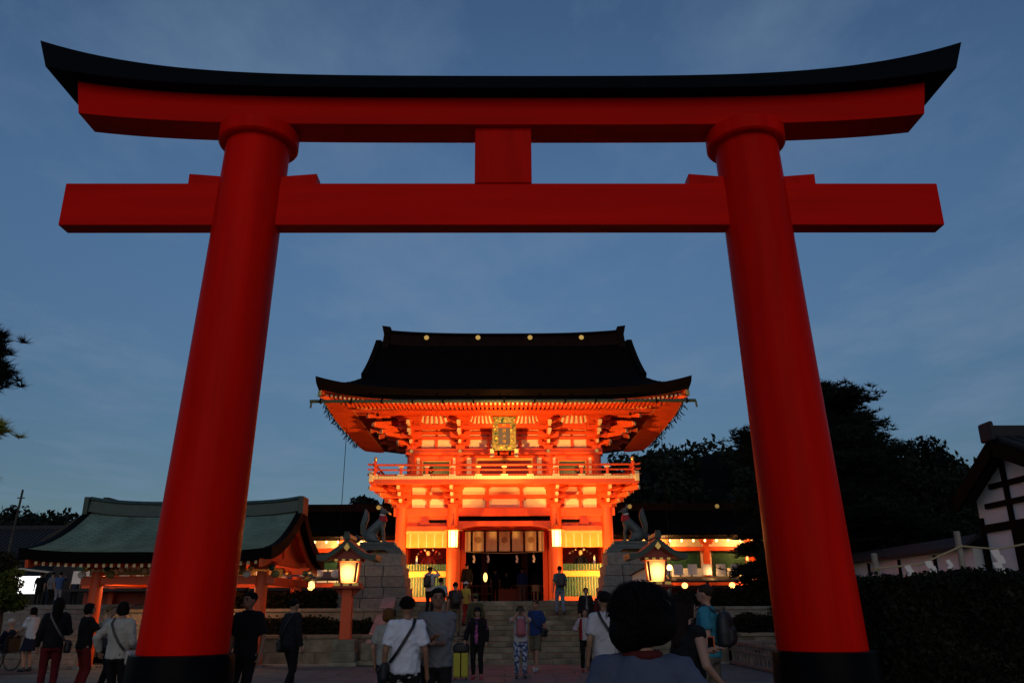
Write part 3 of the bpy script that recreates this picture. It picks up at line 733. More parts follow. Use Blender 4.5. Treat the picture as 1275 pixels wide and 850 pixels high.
# hall behind the passage
H = thing('offering_hall', 'dark worship hall seen through the gate passage', 'hall', (0, 47, 1.8))
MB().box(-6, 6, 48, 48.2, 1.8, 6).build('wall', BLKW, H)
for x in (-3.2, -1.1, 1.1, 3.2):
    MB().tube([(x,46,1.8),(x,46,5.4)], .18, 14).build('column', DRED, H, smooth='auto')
MB().box(-6, 6, 45.7, 46.3, 5.2, 5.6).build('beam', DRED, H)
MB().prism([(-7,5.9),(7,5.9),(6.4,8.3),(-6.4,8.3)], 'y', 44.6, 49).build('roof', BARK, H)
for z in (2.35, 2.75): MB().box(-2.9, 2.9, 45.0, 45.1, z, z+.08).build('railing', DRED, H)
for i in range(22): MB().box(-2.8+i*.266-.03, -2.8+i*.266+.03, 45.02, 45.08, 1.85, 2.75).build('baluster', DRED, H)
OB = thing('offering_box', 'red slatted offering box standing inside the passage', 'box', (.2, 42.5, 1.8))
MB().box(-.5, .9, 42.3, 43.0, 1.8, 2.55).build('body', DRED, OB, bevel=.02)
for i in range(7): MB().box(-.48+i*.2-.02, -.48+i*.2+.02, 42.3, 43.0, 2.55, 2.6).build('slat', RED, OB)
t = thing('paper_lantern', 'small lit paper lantern glowing deep inside the passage', 'lantern', (-.95, 41.6, 2.9))
MB().ell((-.95,41.6,3.1),(.10,.10,.22)).build('paper_body', LAMPW, t, smooth=True)
MB().tube([(-.95,41.6,3.3),(-.95,41.6,5.4)], .012, 5).build('cord', BLKW, t)
for x in (-1.35, -.72, .55, 1.3):
    t = thing('paper_streamer', {-1.35:'white zigzag paper streamer under the leftmost curtain panel', -.72:'white zigzag paper streamer left of the passage centre', .55:'white zigzag paper streamer right of the passage centre', 1.3:'white zigzag paper streamer under the rightmost curtain panel'}[x], 'paper streamer', (x, 36.8, 3.5), group='paper streamers in the passage')
    MB().tube([(-1.8 if False else x,36.8,3.85),(x,36.8,4.0)], .008, 5).build('cord', ROPE, t)
    for k in range(3): MB().prism([(x-.06+.03*(k%2),3.85-k*.1),(x+.03+.03*(k%2),3.85-k*.1),(x+.05+.02*(k%2),3.74-k*.1),(x-.04+.02*(k%2),3.74-k*.1)], 'y', 36.79-.01*k, 36.795-.01*k).build('paper_fold', PAPER, t)
MB().tube([(-1.8,36.8,4.02),(-.9,36.8,3.97),(0,36.8,3.95),(.9,36.8,3.97),(1.8,36.8,4.02)], .02, 8).build('sacred_rope', ROPE)
tag(bpy.data.objects['sacred_rope'], 'thin straw rope stretched below the curtain panels', 'rope')
# ------------------------------------------------------------------ floodlights
def flood(loc, target, energy, size, label, blend=.5, col=(1.0, .46, .11)):
    t = thing('floodlight', label, 'floodlight', loc, group='floodlights aimed at the gate')
    d = (Vector(target)-Vector(loc)).normalized()
    rot = d.to_track_quat('-Z', 'Y').to_matrix().to_4x4()
    def put(mb, nm, m, **k):
        mb.v = [tuple(rot @ Vector(p)) for p in mb.v]; return mb.build(nm, m, t, local=True, **k)
    put(MB().tube([(0,0,.16),(0,0,.12),(0,0,0),(0,0,-.10)], [.04,.08,.11,.12], 16), 'housing', FBODY)
    put(MB().tube([(0,0,-.085),(0,0,-.09)], [.105,.105], 16), 'lens', FLENS)
    MB().beam((0,0,-.02),(0,0,-.3),.08,.03).build('stand', FBODY, t, local=True)
    l = bpy.data.lights.new('beam', 'SPOT'); l.energy = energy; l.color = col; l.spot_size = R(size); l.spot_blend = blend; l.shadow_soft_size = .08
    o = bpy.data.objects.new('beam', l); C.objects.link(o); o.parent = t
    o.rotation_mode = 'QUATERNION'; o.rotation_quaternion = d.to_track_quat('-Z', 'Y'); o.location = d*.14
for s, nm in ((-1, 'left'), (1, 'right')):
    flood((s*4.35, 31.6, 2.15), (s*2.4, 34.0, 4.7), 1250, 130, 'small floodlight behind the '+nm+' fox pedestal', .8)
    flood((-4.7 if s < 0 else 4.6, 26.08, 3.70), (-s*3.5, 32.3, 8.7), 7600, 48, 'floodlight fixed behind the roof ridge of the '+nm+' lantern post', .5)
    flood((s*3.0, 32.75, 6.96), (s*2.4, 34.3, 7.9), 110, 140, 'small floodlight on the balcony deck at the '+nm, .9)
# ------------------------------------------------------------------ stone lanterns' red street lamps
def lamp_post(x, label):
    y = 25.3
    t = thing('lantern_post', label, 'lantern', (x, y, 0), group='roofed lantern posts before the stairs')
    MB().box(x-.42, x+.42, y-.4, y+.4, 0.05, .16).build('plinth', GRAN2, t, bevel=.02)
    MB().box(x-.36, x+.36, y-.34, y+.34, .16, .46).build('base_stone', GRAN2, t, bevel=.02)
    MB().box(x-.33, x+.33, y-.32, y+.32, .46, .78).build('base_stone', GRAN2, t, bevel=.02)
    MB().prism([(x-.16,.78),(x+.16,.78),(x+.145,2.2),(x-.145,2.2)], 'y', y-.15, y+.15).build('post', RED, t, bevel=.01)
    MB().box(x-.42, x+.42, y-.42, y+.42, 2.20, 2.27).build('tray', DRED, t, bevel=.01)
    for s in (-1, 1):
        MB().prism([(x+s*.14,1.95),(x+s*.4,2.2),(x+s*.14,2.2)], 'y', y-.05, y+.05).build('tray_bracket', DRED, t)
    MB().box(x-.37, x+.37, y-.37, y+.37, 2.27, 2.36).build('sill', DRED, t)
    for i in range(3): MB().box(x-.36+i*.27, x-.18+i*.27, y-.385, y-.371, 2.275, 2.355).build('gold_fitting', GOLD, t)
    # lit box, wider at the top
    bw, tw, z0, z1 = .20, .255, 2.38, 2.95
    for k in range(4):
        a = k*math.pi/2; ca, sa = round(math.cos(a)), round(math.sin(a))
        def rp(u, v, z): return (x+u*ca-v*sa, y+u*sa+v*ca, z)
        MB().add([rp(-bw,-bw,z0),rp(bw,-bw,z0),rp(tw,-tw,z1),rp(-tw,-tw,z1)], [(0,1,2,3)]).build('paper_pane', LAMPG, t, fixn=False)
        MB().beam(rp(-bw-.02,-bw-.02,z0), rp(-tw-.02,-tw-.02,z1), .06, .06, up=(1,0,0)).build('corner_bar', DRED, t)
    MB().box(x-.40, x+.40, y-.40, y+.40, 2.98, 3.05).build('eave_frame', DRED, t)
    for i in range(4): MB().box(x-.38+i*.22, x-.28+i*.22, y-.412, y-.401, 2.985, 3.045).build('gold_fitting', GOLD, t)
    # curved gable roof, ridge running toward the viewer
    def rz(u): a = abs(u); return 3.68-.66*(a/.88)**.72+.15*max(0, (a-.5)/.38)**2
    us = [-.88+1.76*i/24 for i in range(25)]
    top = [(x+u, rz(u)) for u in us]; bot = [(x+u*.97, rz(u)-.085) for u in reversed(us)]
    rfm = MB()
    n = len(us)
    for j in range(n-1):
        rfm.prism([top[j], top[j+1], (x+us[j+1]*.985, rz(us[j+1])-.17), (x+us[j]*.985, rz(us[j])-.17)], 'y', y-.62, y+.62)
    rf_ = rfm.build('roof', COPD, t)
    MB().box(x-.08, x+.08, y-.66, y+.66, 3.62, 3.76).build('ridge', COPD, rf_, bevel=.02)
    MB().prism([(x-.11,3.6),(x+.11,3.6),(x+.07,3.82),(x-.07,3.82)], 'y', y-.70, y-.66).build('ridge_end', COPD, rf_)
    gm = [(x-.54,3.05),(x+.54,3.05)]+[(x+u, rz(u)-.18) for u in reversed(us) if abs(u) < .56]
    MB().prism(gm, 'y', y-.42, y+.42).build('gable_board', DRED, t)
    MB().prism([(x-.09,3.36),(x,3.26),(x+.09,3.36),(x+.09,3.48),(x,3.54),(x-.09,3.48)], 'y', y-.60, y-.57).build('gable_pendant', GOLD, t)
    for s in (-1, 1):
        MB().beam((x+s*.10, y-.50, 3.34), (x+s*.56, y-.50, 3.02), .07, .05, up=(0,-1,0)).build('bargeboard', DRED, t)
        MB().tube([(x+s*.36,y-.585,3.22),(x+s*.36,y-.60,3.22)], .05, 10).build('gold_fitting', GOLD, t)
        MB().tube([(x+s*.62,y-.585,3.06),(x+s*.62,y-.60,3.06)], .045, 10).build('gold_fitting', GOLD, t)
    l = bpy.data.lights.new('lantern_glow', 'POINT'); l.energy = 10; l.color = (1, .55, .18); l.shadow_soft_size = .15
    lo = bpy.data.objects.new('lantern_glow', l); C.objects.link(lo); lo.location = (0, 0, 2.68); lo.parent = t
lamp_post(-4.7, 'red lantern post with green copper roof left of the stairs')
lamp_post(4.6, 'red lantern post with green copper roof right of the stairs')
# ------------------------------------------------------------------ fox pedestals and statues
def pedestal(s, label):
    cx = s*4.55
    t = thing('fox_pedestal', label, 'pedestal', (cx, 30.0, 1.6))
    z = 1.55; r3 = random.Random(11+s)
    for i, (hw, h, bat) in enumerate(((1.25,.42,.0),(1.18,.36,.0),(1.10,.36,0),(1.03,.36,0),(.93,.43,.1))):
        x = -hw
        nb = 3 if i < 4 else 2
        ws = [r3.uniform(.8, 1.2) for _ in range(nb)]; sw = sum(ws)
        for w in ws:
            x1 = x+2*hw*w/sw
            MB().box(cx+x+.008, cx+x1-.008, 30.0-hw*.85+r3.uniform(-.015, .015), 30.0+hw*.85, z+.006, z+h-.006).build('stone', GRAN, t, bevel=.02)
            x = x1
        z += h
    pl = MB().prism([(cx-.95,z),(cx-.45,z),(cx-.3,z+.12),(cx+.3,z+.12),(cx+.45,z),(cx+.95,z),(cx+.82,z+.2),(cx-.82,z+.2)], 'y', 29.4, 30.6).build('plinth', BRONZE, t, bevel=.02)
    MB().box(cx-.72, cx+.72, 29.5, 30.5, z+.2, z+.3).build('plinth_step', BRONZE, pl, bevel=.02)
    MB().box(cx-.62, cx+.62, 29.58, 30.42, z+.3, z+.42).build('plinth_top', BRONZE, pl, bevel=.03)
    return z+.42
Q = []          # bodies waiting for their remesh
def soft(mb, name, m, parent, voxel=.012, it=6, extra=None):
    me = mb.mesh(name); o = obj(name, me, m, parent)
    rm = o.modifiers.new('r', 'REMESH'); rm.mode = 'VOXEL'; rm.voxel_size = voxel; rm.use_smooth_shade = True
    sm = o.modifiers.new('s', 'SMOOTH'); sm.iterations = it; sm.factor = .5
    Q.append((o, extra)); return o
def fox(s, z, label, bib):
    """seated fox, head toward the stairs (local +x = toward the stairs), tail raised behind"""
    t = thing('fox_statue', label, 'statue', (s*4.6, 30, z), rz=0 if s < 0 else math.pi)
    m = MB()
    m.ell((-.28,0,.24),(.26,.2,.24)); m.ell((-.2,.13,.16),(.22,.09,.17)); m.ell((-.2,-.13,.16),(.22,.09,.17))
    m.cap((-.25,0,.35),(.1,0,.72),.20,.17); m.ell((.1,0,.66),(.17,.15,.24))
    for q in (-1, 1):
        m.cap((.13,q*.09,.62),(.2,q*.1,.32),.075,.055); m.cap((.2,q*.1,.32),(.2,q*.1,.05),.052,.042); m.ell((.25,q*.1,.035),(.09,.05,.04))
        m.cap((-.12,q*.17,.1),(.03,q*.18,.05),.075,.045)
    m.cap((.1,0,.8),(.16,0,1.05),.115,.085)
    m.ell((.17,0,1.12),(.13,.10,.10)); m.cap((.24,0,1.11),(.4,0,1.06),.06,.03); m.ell((.2,0,1.07),(.11,.085,.06))
    for q in (-1, 1): m.cap((.11,q*.06,1.18),(.08,q*.085,1.36),.045,.012)
    m.tube([(-.45,0,.12),(-.55,0,.35),(-.54,0,.62),(-.46,0,.9),(-.46,0,1.08),(-.5,0,1.22)], [.06,.085,.12,.13,.09,.02], 12)
    b = soft(m, 'body', BRONZE, t, .022, 4)
    bm_ = MB(); bm_.rings([(.13,0,.74,.19,.165),(.15,0,.82,.17,.15),(.16,0,.92,.13,.12),(.16,0,.97,.12,.11)])
    soft(bm_, 'bib', bib, t, .02, 3)
    MB().tube([(.14,0,.955),(.15,0,1.0)], .118, 14).build('collar', PAPER, t, local=True)
    for q in (-1, 1): MB().ell((.27,q*.075,1.14),(.02,.012,.016),8,6).build('eye', BLKW, t, local=True)
    if s < 0: MB().tube([(.40,-.16,1.03),(.40,.16,1.03)], .035, 12).build('scroll', GOLD, t, local=True)
    return t
BIB = M('bib_red', (.42,.012,.02), .7, .15)
zl = pedestal(-1, 'stepped granite pedestal carrying the fox left of the gate')
fox(-1, zl, 'seated bronze fox statue left of the gate with a small bib and scroll', BIB)
zr = pedestal(1, 'stepped granite pedestal carrying the fox right of the gate')
fox(1, zr, 'seated bronze fox statue right of the gate with a red bib', BIB)
nbd = thing('notice_board', 'small pale gabled notice board before the right fox pedestal', 'notice board', (4.55, 27.0, 1.0))
MB().prism([(4.12,1.9),(5.0,1.9),(5.0,2.62),(4.56,2.82),(4.12,2.62)], 'y', 26.9, 26.94).build('board', PLAST, nbd)
for s in (-1, 1): MB().beam((4.56+s*.52, 26.92, 2.6), (4.56, 26.92, 2.85), .2, .05, up=(0,0,1)).build('roof_board', DARKW, nbd)
for x in (4.25, 4.88): MB().box(x-.04, x+.04, 26.95, 27.02, .8, 2.6).build('post', DARKW, nbd)
# ------------------------------------------------------------------ gallery wings either side of the gate
def wing(s, x0, x1, label):
    t = thing('gallery_wing', label, 'building', (s*(x0+x1)/2, 41.5, 1.8))
    def bx(a, b, y0, y1, z0, z1): 
        lo, hi = sorted((s*a, s*b)); return MB().box(lo, hi, y0, y1, z0, z1)
    prof_ = [(37.9,4.92),(38.6,5.12),(39.4,5.42),(40.3,5.95),(41.2,6.35),(42.1,5.95),(43,5.42),(43.8,5.05),(44.5,4.82),(44.5,4.7),(37.9,4.80)]
    lo, hi = sorted((s*x0, s*x1))
    r_ = MB().prism(prof_, 'x', lo, hi).build('roof', BARK, t)
    bx(x0, x1, 40.9, 41.5, 6.25, 6.62).build('ridge', RIDGE, r_)
    for k in range(int((x1-x0)/2.2)):
        x = s*(x0+1.3+k*2.2)
        if k % 2 == 0: MB().tube([(x,40.89,6.45),(x,40.86,6.45)], .11, 16).build('gold_crest', GOLD, r_)
    rb = MB(); n = int((x1-x0)/.22)
    for i in range(n):
        x = s*(x0+.22*(i+.5)); rb.beam((x,38.0,4.83),(x,40,5.12),.08,.07)
    rb.build('rafters', RED, r_, kind='stuff')
    bx(x0, x1, 39.98, 40.1, 4.42, 5.3).build('frieze', CREAM, t)
    bx(x0, x1, 39.9, 39.97, 4.98, 5.06).build('purlin', RED, t)
    bx(x0, x1, 39.85, 40.1, 4.22, 4.40).build('head_beam', RED, t)
    bx(x0, x1, 39.85, 40.1, 2.62, 2.8).build('sill_beam', RED, t)
    bx(x0, x1, 40.2, 40.3, 1.9, 4.3).build('wall', DRED, t)
    bx(x0, x1, 38.2, 40.0, 2.45, 2.55).build('veranda', DARKW, t)
    w = 2.2; k = 0
    while x0+k*w < x1:
        x = s*(x0+.35+k*w)
        MB().box(x-.12, x+.12, 39.8, 40.05, 1.9, 5.0).build('post', RED, t)
        bm__ = MB().prism([(x-.35,4.75),(x+.35,4.75),(x+.25,4.52),(x-.25,4.52)], 'y', 39.7, 39.85).build('bracket', RED, t)
        for q in (-1, 1): MB().box(x+q*.2-.06, x+q*.2+.06, 40.05, 40.11, 2.8, 4.28).build('plaster_panel', CREAM, t)
        xa, xb = x+.3, x+w-.3
        if s < 0: xa, xb = x-w+.3, x-.3
        sh = MB().box(xa, xb, 40.12, 40.18, 2.8, 4.28).build('shutter', DGREEN, t)
        sl = MB(); nn = 22
        for i in range(nn):
            q = xa+(xb-xa)*(i+.5)/nn; sl.box(q-.022, q+.022, 40.07, 40.118, 2.8, 4.28)
        sl.build('shutter_bars', GREEN, sh, kind='stuff')
        for i in range(3):
            q = xa+(xb-xa)*(i+.5)/3
            MB().prism([(q-.24,2.82),(q+.24,2.82),(q+.22,3.4),(q-.22,3.4)], 'y', 39.7, 39.72).build('offering_board', PLAST, t)
        # bulbs strung along the eave
        for i in range(4):
            q = x+w*(i+.5)/4*(1 if s > 0 else -1)
            MB().ell((q,38.9,4.62),(.05,.05,.06),8,6).build('eave_bulb', BULB, t, smooth=True)
        k += 1
    for xx in (x0+2.5, x0+6.5, x0+10.5):
        if xx < x1:
            for zz, e in ((4.62, 190), (2.75, 40)):
                l = bpy.data.lights.new('eave_glow', 'POINT'); l.energy = e; l.color = (1, .48, .14); l.shadow_soft_size = .2
                o = bpy.data.objects.new('eave_glow', l); C.objects.link(o); o.location = (s*xx-t.location.x, 39.15-41.5, zz-1.8); o.parent = t
wing(-1, 5.0, 20.0, 'dark roofed gallery with green shutters left of the gate')
wing(1, 5.0, 17.5, 'dark roofed gallery with green shutters right of the gate')
# ------------------------------------------------------------------ wash pavilion with copper roof
P = thing('water_pavilion', 'red pillared pavilion with green copper gable roof left of the stairs', 'pavilion', (-10, 27, 0))
PX0, PX1, PYC, PEY = -13.55, -6.75, 27.0, 3.5
def pz(y, x):
    d = PEY-abs(y-PYC); u = (x-(PX0+PX1)/2)/((PX1-PX0)/2)
    return 3.16+.13*d+.085*d*d+.11*abs(u)**4
rows = 34
rp_ = MB()
for sgn in (-1, 1):
    for j in range(rows):
        d0, d1 = PEY*j/rows, PEY*(j+1)/rows
        ya, yb = PYC+sgn*(PEY-d0), PYC+sgn*(PEY-d1)
        nx = 36
        for i in range(nx):
            xa, xb = PX0+(PX1-PX0)*i/nx, PX0+(PX1-PX0)*(i+1)/nx
            q = .006 if (i+j) % 2 else .0
            rp_.add([(xa,ya,pz(ya,xa)+.022+q),(xb,ya,pz(ya,xb)+.022+q),(xb,yb,pz(yb,xb)+q),(xa,yb,pz(yb,xa)+q),
                     (xa,ya,pz(ya,xa)),(xb,ya,pz(ya,xb))], [(0,1,2,3),(4,5,1,0)])
pro = rp_.build('roof', COPPER, P, fixn=False)
th = MB()
th.grid(lambda u, v: (PX0+(PX1-PX0)*u, PYC-PEY+2*PEY*v, pz(PYC-PEY+2*PEY*v, PX0+(PX1-PX0)*u)-.26), 24, 40)
for sgn in (-1, 1):
    th.grid(lambda u, v: (PX0+(PX1-PX0)*u, PYC+sgn*PEY, pz(PYC+sgn*PEY, PX0+(PX1-PX0)*u)+.02-.28*v), 24, 1)
th.build('eave_thickness', BLKW, pro, fixn=False)
for x, nm in ((PX0, 0), (PX1, 1)):
    vb = MB(); vb2 = MB(); sx = -1 if x == PX0 else 1
    for j in range(28):
        ya, yb = PYC-PEY+2*PEY*j/28, PYC-PEY+2*PEY*(j+1)/28
        vb.beam((x+sx*.06,ya,pz(ya,x)-.13),(x+sx*.06,yb,pz(yb,x)-.13),.2,.34)
        vb2.beam((x-sx*.12,ya,pz(ya,x)-.40),(x-sx*.12,yb,pz(yb,x)-.40),.09,.22)
    vb.build('verge', BLKW, pro); vb2.build('bargeboard', RED, pro)
MB().grid(lambda u, v: (PX0+.1+(PX1-PX0-.2)*u, PYC-PEY+.1+2*(PEY-.1)*v, pz(PYC-PEY+.1+2*(PEY-.1)*v, -10.375)-.30), 2, 30).build('soffit', RED, pro, fixn=False)
def pr_sec(x):
    u = abs((x-(PX0+PX1)/2)/((PX1-PX0)/2)); z = pz(PYC, x)+.06*u**3
    return [(x,PYC-.3,z-.15),(x,PYC-.24,z+.22),(x,PYC-.3,z+.24),(x,PYC-.2,z+.34),(x,PYC+.2,z+.34),(x,PYC+.3,z+.24),(x,PYC+.24,z+.22),(x,PYC+.3,z-.15)]
prd = loft_x(MB(), [PX0-.05+(PX1-PX0+.1)*i/16 for i in range(17)], pr_sec).build('ridge', COPD, pro)
for x in (PX0-.1, PX1+.1): MB().box(x-.08, x+.08, PYC-.36, PYC+.36, pz(PYC,PX0)-.2, pz(PYC,PX0)+.38).build('ridge_end', COPD, prd, bevel=.02)
rbp = MB(); tpp = MB()
for sgn in (-1, 1):
    for i in range(30):
        x = PX0+.3+(PX1-PX0-.6)*i/29
        ya, yb = PYC+sgn*(PEY-.15), PYC+sgn*1.2
        rbp.beam((x,ya,pz(ya,x)-.36),(x,PYC+sgn*2.2,pz(PYC+sgn*2.2,x)-.36),.08,.10)
        tpp.beam((x,ya+sgn*.001,pz(ya,x)-.36),(x,ya+sgn*.014,pz(ya,x)-.36),.078,.098)
rbp.build('rafters', RED, pro, kind='stuff'); tpp.build('rafter_tips', TIP, pro, kind='stuff')
for x in (-12.05, -7.2):
    for y in (24.9, 29.1):
        c = MB().tube([(x,y,.12),(x,y,2.7)], [.20,.18], 20).build('pillar', RED, P, smooth='auto')
        MB().tube([(x,y,.0),(x,y,.12)], [.3,.28], 16).build('pillar_base', GRAN, c)
        MB().prism([(x-.45,2.98),(x+.45,2.98),(x+.3,2.76),(x-.3,2.76)], 'y', y-.09, y+.09).build('bracket', RED, c, bevel=.01)
        for q in (-1, 1):
            MB().ell((x+q*.42,y-.12,2.62),(.13,.08,.11),10,7).build('carved_nosing', GOLDP if q > 0 else PAPER, c, smooth=True)
            MB().ell((x+q*.30,y-.14,2.80),(.10,.07,.10),10,7).build('carved_nosing', GREEN if q > 0 else GOLD, c, smooth=True)
for y in (24.9, 29.1):
    MB().box(-12.5, -6.8, y-.1, y+.1, 2.34, 2.58).build('tie_beam', RED, P, bevel=.01)
    MB().box(-13.4, -6.9, y-.09, y+.09, 2.98, 3.16).build('purlin', RED, P, bevel=.01)
    MB().box(-12.3, -7.7, y-.02, y+.02, 2.6, 2.96).build('carved_frieze', GOLDP, P)
    fr = MB(); r3 = random.Random(4)
    for i in range(26): fr.ell((-12.2+i*.17, y-.06, 2.78+r3.uniform(-.08,.08)), (.09,.05,.08), 7, 5)
    fr.build('frieze_carvings', TIP, P, kind='stuff', smooth=True)
for x in (-12.05, -7.2):
    MB().box(x-.1, x+.1, 25, 29, 2.34, 2.58).build('tie_beam', RED, P, bevel=.01)
    MB().prism([(24.6,3.1),(29.4,3.1),(27,4.55)], 'x', x-.04, x+.04).build('gable_board', RED, P)
    MB().box(x-.12, x+.12, 24.9, 29.1, 2.98, 3.14).build('gable_beam', RED, P)
    MB().prism([(26.8,3.14),(27.2,3.14),(27.12,4.2),(26.88,4.2)], 'x', x-.1, x+.1).build('king_post', RED, P)
tr = MB().box(-11.5, -8.5, 26.4, 27.6, .05, .85).build('stone_basin', GRAN, P, bevel=.04)
for xx, e in ((-11.2, 85), (-8.9, 85)):
    l = bpy.data.lights.new('pavilion_glow', 'POINT'); l.energy = e; l.color = (1, .55, .22); l.shadow_soft_size = .12
    o = bpy.data.objects.new('pavilion_glow', l); C.objects.link(o); o.location = (xx+10, -1.2, 2.72); o.parent = P
    bl = MB().ell((xx, 25.8, 2.9), (.07,.07,.08), 10, 7).build('ceiling_bulb', BULB, P, smooth=True)
# little sales counter behind the pavilion: eave strip with paper lanterns
kc = thing('charm_counter', 'low counter roof with warm lamps between pavilion and lantern', 'counter', (-7.6, 31.5, 1.8))
MB().prism([(31.0,2.62),(32.6,2.95),(32.6,3.02),(31.0,2.69)], 'x', -9.6, -5.6).build('awning', DARKW, kc)
for x in (-9.5, -7.6, -5.7): MB().box(x-.05, x+.05, 31.1, 31.2, 1.8, 2.7).build('post', DARKW, kc)
MB().box(-9.5, -5.7, 31.3, 31.9, 1.8, 2.2).build('counter', DARKW, kc)
for i in range(7): MB().ell((-9.3+i*.6, 31.15, 2.86), (.16,.05,.16), 12, 8).build('paper_fan', PLAST, kc, smooth=True)
MB().ell((-7.2,31.3,2.45),(.14,.14,.17),12,8).build('paper_lamp', LAMPW, kc, smooth=True)
l = bpy.data.lights.new('counter_glow', 'POINT'); l.energy = 6; l.color = (1, .5, .15); o = bpy.data.objects.new('counter_glow', l); C.objects.link(o); o.parent = kc; o.location = (.4, -.6, .8)
# counter at the right of the stairs
kc = thing('charm_counter', 'low lamp lit counter roof behind the right lantern post', 'counter', (8.6, 35.5, 1.8))
MB().prism([(34.9,2.62),(36.6,2.85),(36.6,2.92),(34.9,2.69)], 'x', 6.4, 10.6).build('awning', DARKW, kc)
for x in (6.5, 8.5, 10.5): MB().box(x-.05, x+.05, 35.0, 35.1, 1.8, 2.7).build('post', DARKW, kc)
MB().box(6.5, 10.5, 35.2, 35.8, 1.8, 2.2).build('counter', DARKW, kc)
for i in range(6): MB().box(6.7+i*.62, 7.1+i*.62, 36.0, 36.03, 2.95, 3.4).build('paper_sign', PLAST, kc)
for x in (7.6, 9.6): MB().ell((x,35.3,2.5),(.13,.13,.12),12,8).build('paper_lamp', LAMPW, kc, smooth=True)
l = bpy.data.lights.new('counter_glow', 'POINT'); l.energy = 8; l.color = (1, .5, .15); o = bpy.data.objects.new('counter_glow', l); C.objects.link(o); o.parent = kc; o.location = (.3, .3, 1.25)
gb = thing('globe_lamp', 'small bright globe lamp beside the right lantern box', 'lamp', (5.75, 29, 1.55))
MB().tube([(5.75,29,1.55),(5.75,29,2.85)], .03, 8).build('pole', FBODY, gb); MB().ell((5.75,29,2.94),(.10,.10,.10),12,8).build('globe', BULB, gb, smooth=True)
# ------------------------------------------------------------------ lit stall and roofs at the far left
stl = thing('market_stall', 'brightly lit white stall with canvas awning at the far left', 'stall', (-27, 46, 1.82))
MB().box(-28.6, -25.6, 46.4, 46.45, 2.25, 3.45).build('lit_screen', STALLW, stl)
MB().prism([(-29.5,4.1),(-24.4,3.55),(-24.4,3.62),(-29.5,4.2)], 'y', 44.9, 46.6).build('awning', M('canvas', (.6,.5,.36), .8, .1), stl)
for x in (-29.2, -24.6):
    MB().box(x-.05, x+.05, 45.0, 45.1, 1.82, 3.6).build('post', DARKW, stl)
MB().box(-29.0, -24.8, 45.2, 45.7, 1.82, 2.5).build('counter', DARKW, stl)
l = bpy.data.lights.new('stall_glow', 'POINT'); l.energy = 40; l.color = (1, .8, .55); l.shadow_soft_size = .1; o = bpy.data.objects.new('stall_glow', l); C.objects.link(o); o.parent = stl; o.location = (-.3, -.2, 1.55)
def dark_house(name, label, x0, x1, y0, y1, ze, zr, along='x', roofm=TILE):
    t = thing(name, label, 'building', ((x0+x1)/2, (y0+y1)/2, 0))
    MB().box(x0+.5, x1-.5, y0+.6, y1-.6, 0, ze).build('wall', DARKW, t)
    if along == 'x': 
        ym = (y0+y1)/2; r_ = MB().prism([(y0,ze-.1),(ym,zr),(y1,ze-.1),(y1,ze-.28),(ym,zr-.2),(y0,ze-.28)], 'x', x0, x1).build('roof', roofm, t)
        MB().box(x0, x1, ym-.15, ym+.15, zr-.05, zr+.22).build('ridge', roofm, r_)
        tl = MB(); n = int((x1-x0)/.3)
        for i in range(n): tl.beam((x0+.3*(i+.5), y0, ze-.06), (x0+.3*(i+.5), ym, zr+.03), .09, .08)
        tl.build('roof_tiles', roofm, r_, kind='stuff')
    else:
        xm_ = (x0+x1)/2; r_ = MB().prism([(x0,ze-.1),(xm_,zr),(x1,ze-.1),(x1,ze-.28),(xm_,zr-.2),(x0,ze-.28)], 'y', y0, y1).build('roof', roofm, t)
        MB().box(xm_-.15, xm_+.15, y0, y1, zr-.05, zr+.22).build('ridge', roofm, r_)
        for q in (-1, 1): MB().beam((xm_+q*(xm_-x0), y0-.02, ze-.25), (xm_, y0-.02, zr-.1), .08, .3, up=(0,0,1)).build('bargeboard', DARKW, r_)
        tl = MB(); n = int((y1-y0)/.3)
        for q, xe in ((0, x0), (1, x1)):
            for i in range(n): tl.beam((xe, y0+.3*(i+.5), ze-.06), (xm_, y0+.3*(i+.5), zr+.03), .09, .08)
        tl.build('roof_tiles', roofm, r_, kind='stuff')
    return t
dark_house('tiled_house', 'dark tiled house roof at the far left behind the pavilion', -54, -31.5, 55, 63, 5.0, 7.2)
dark_house('tiled_house', 'dark roof gable just left of the pavilion ridge below the hill', -24.5, -18.5, 44, 52, 5.3, 7.2, along='y')
up_ = thing('utility_pole', 'slim leaning utility pole above the far left roofs', 'pole', (-29.8, 50, 0))
MB().tube([(-30.0,50,0),(-29.6,50,8.7)], [.09,.06], 10).build('shaft', POLEM, up_)
MB().beam((-29.85,50,8.2),(-29.4,50,8.2),.06,.06).build('crossarm', POLEM, up_)
# ------------------------------------------------------------------ plaster storehouse at the right
SH = thing('storehouse', 'white plaster storehouse with black timber gable at the right edge', 'building', (14, 17, 0))
WX = 11.45; SY0, SY1, SYC = 13.2, 21.0, 18.0; SZE, SZR = 3.2, 5.05
def sz(y): return SZR-(abs(y-SYC))*(.58 if y > SYC else .42)
MB().prism([(13.2,0),(19.6,0),(19.6,sz(19.6)-.1),(18,sz(18)-.1),(13.2,sz(13.2)-.1)], 'x', WX, 18).build('wall', PLAST, SH)
srf = MB().prism([(12.4,sz(12.4)),(18,SZR),(19.9,sz(19.9)),(19.9,sz(19.9)+.18),(18,SZR+.22),(12.4,sz(12.4)+.18)], 'x', WX-.32, 18.5).build('roof', TILE, SH)
tl = MB()
for i in range(30):
    x = WX-.28+i*.26; tl.tube([(x,12.4,sz(12.4)+.2),(x,18,SZR+.24)], .055, 6); tl.tube([(x,19.9,sz(19.9)+.2),(x,18,SZR+.24)], .055, 6)
tl.build('roof_tiles', TILE, srf, kind='stuff')
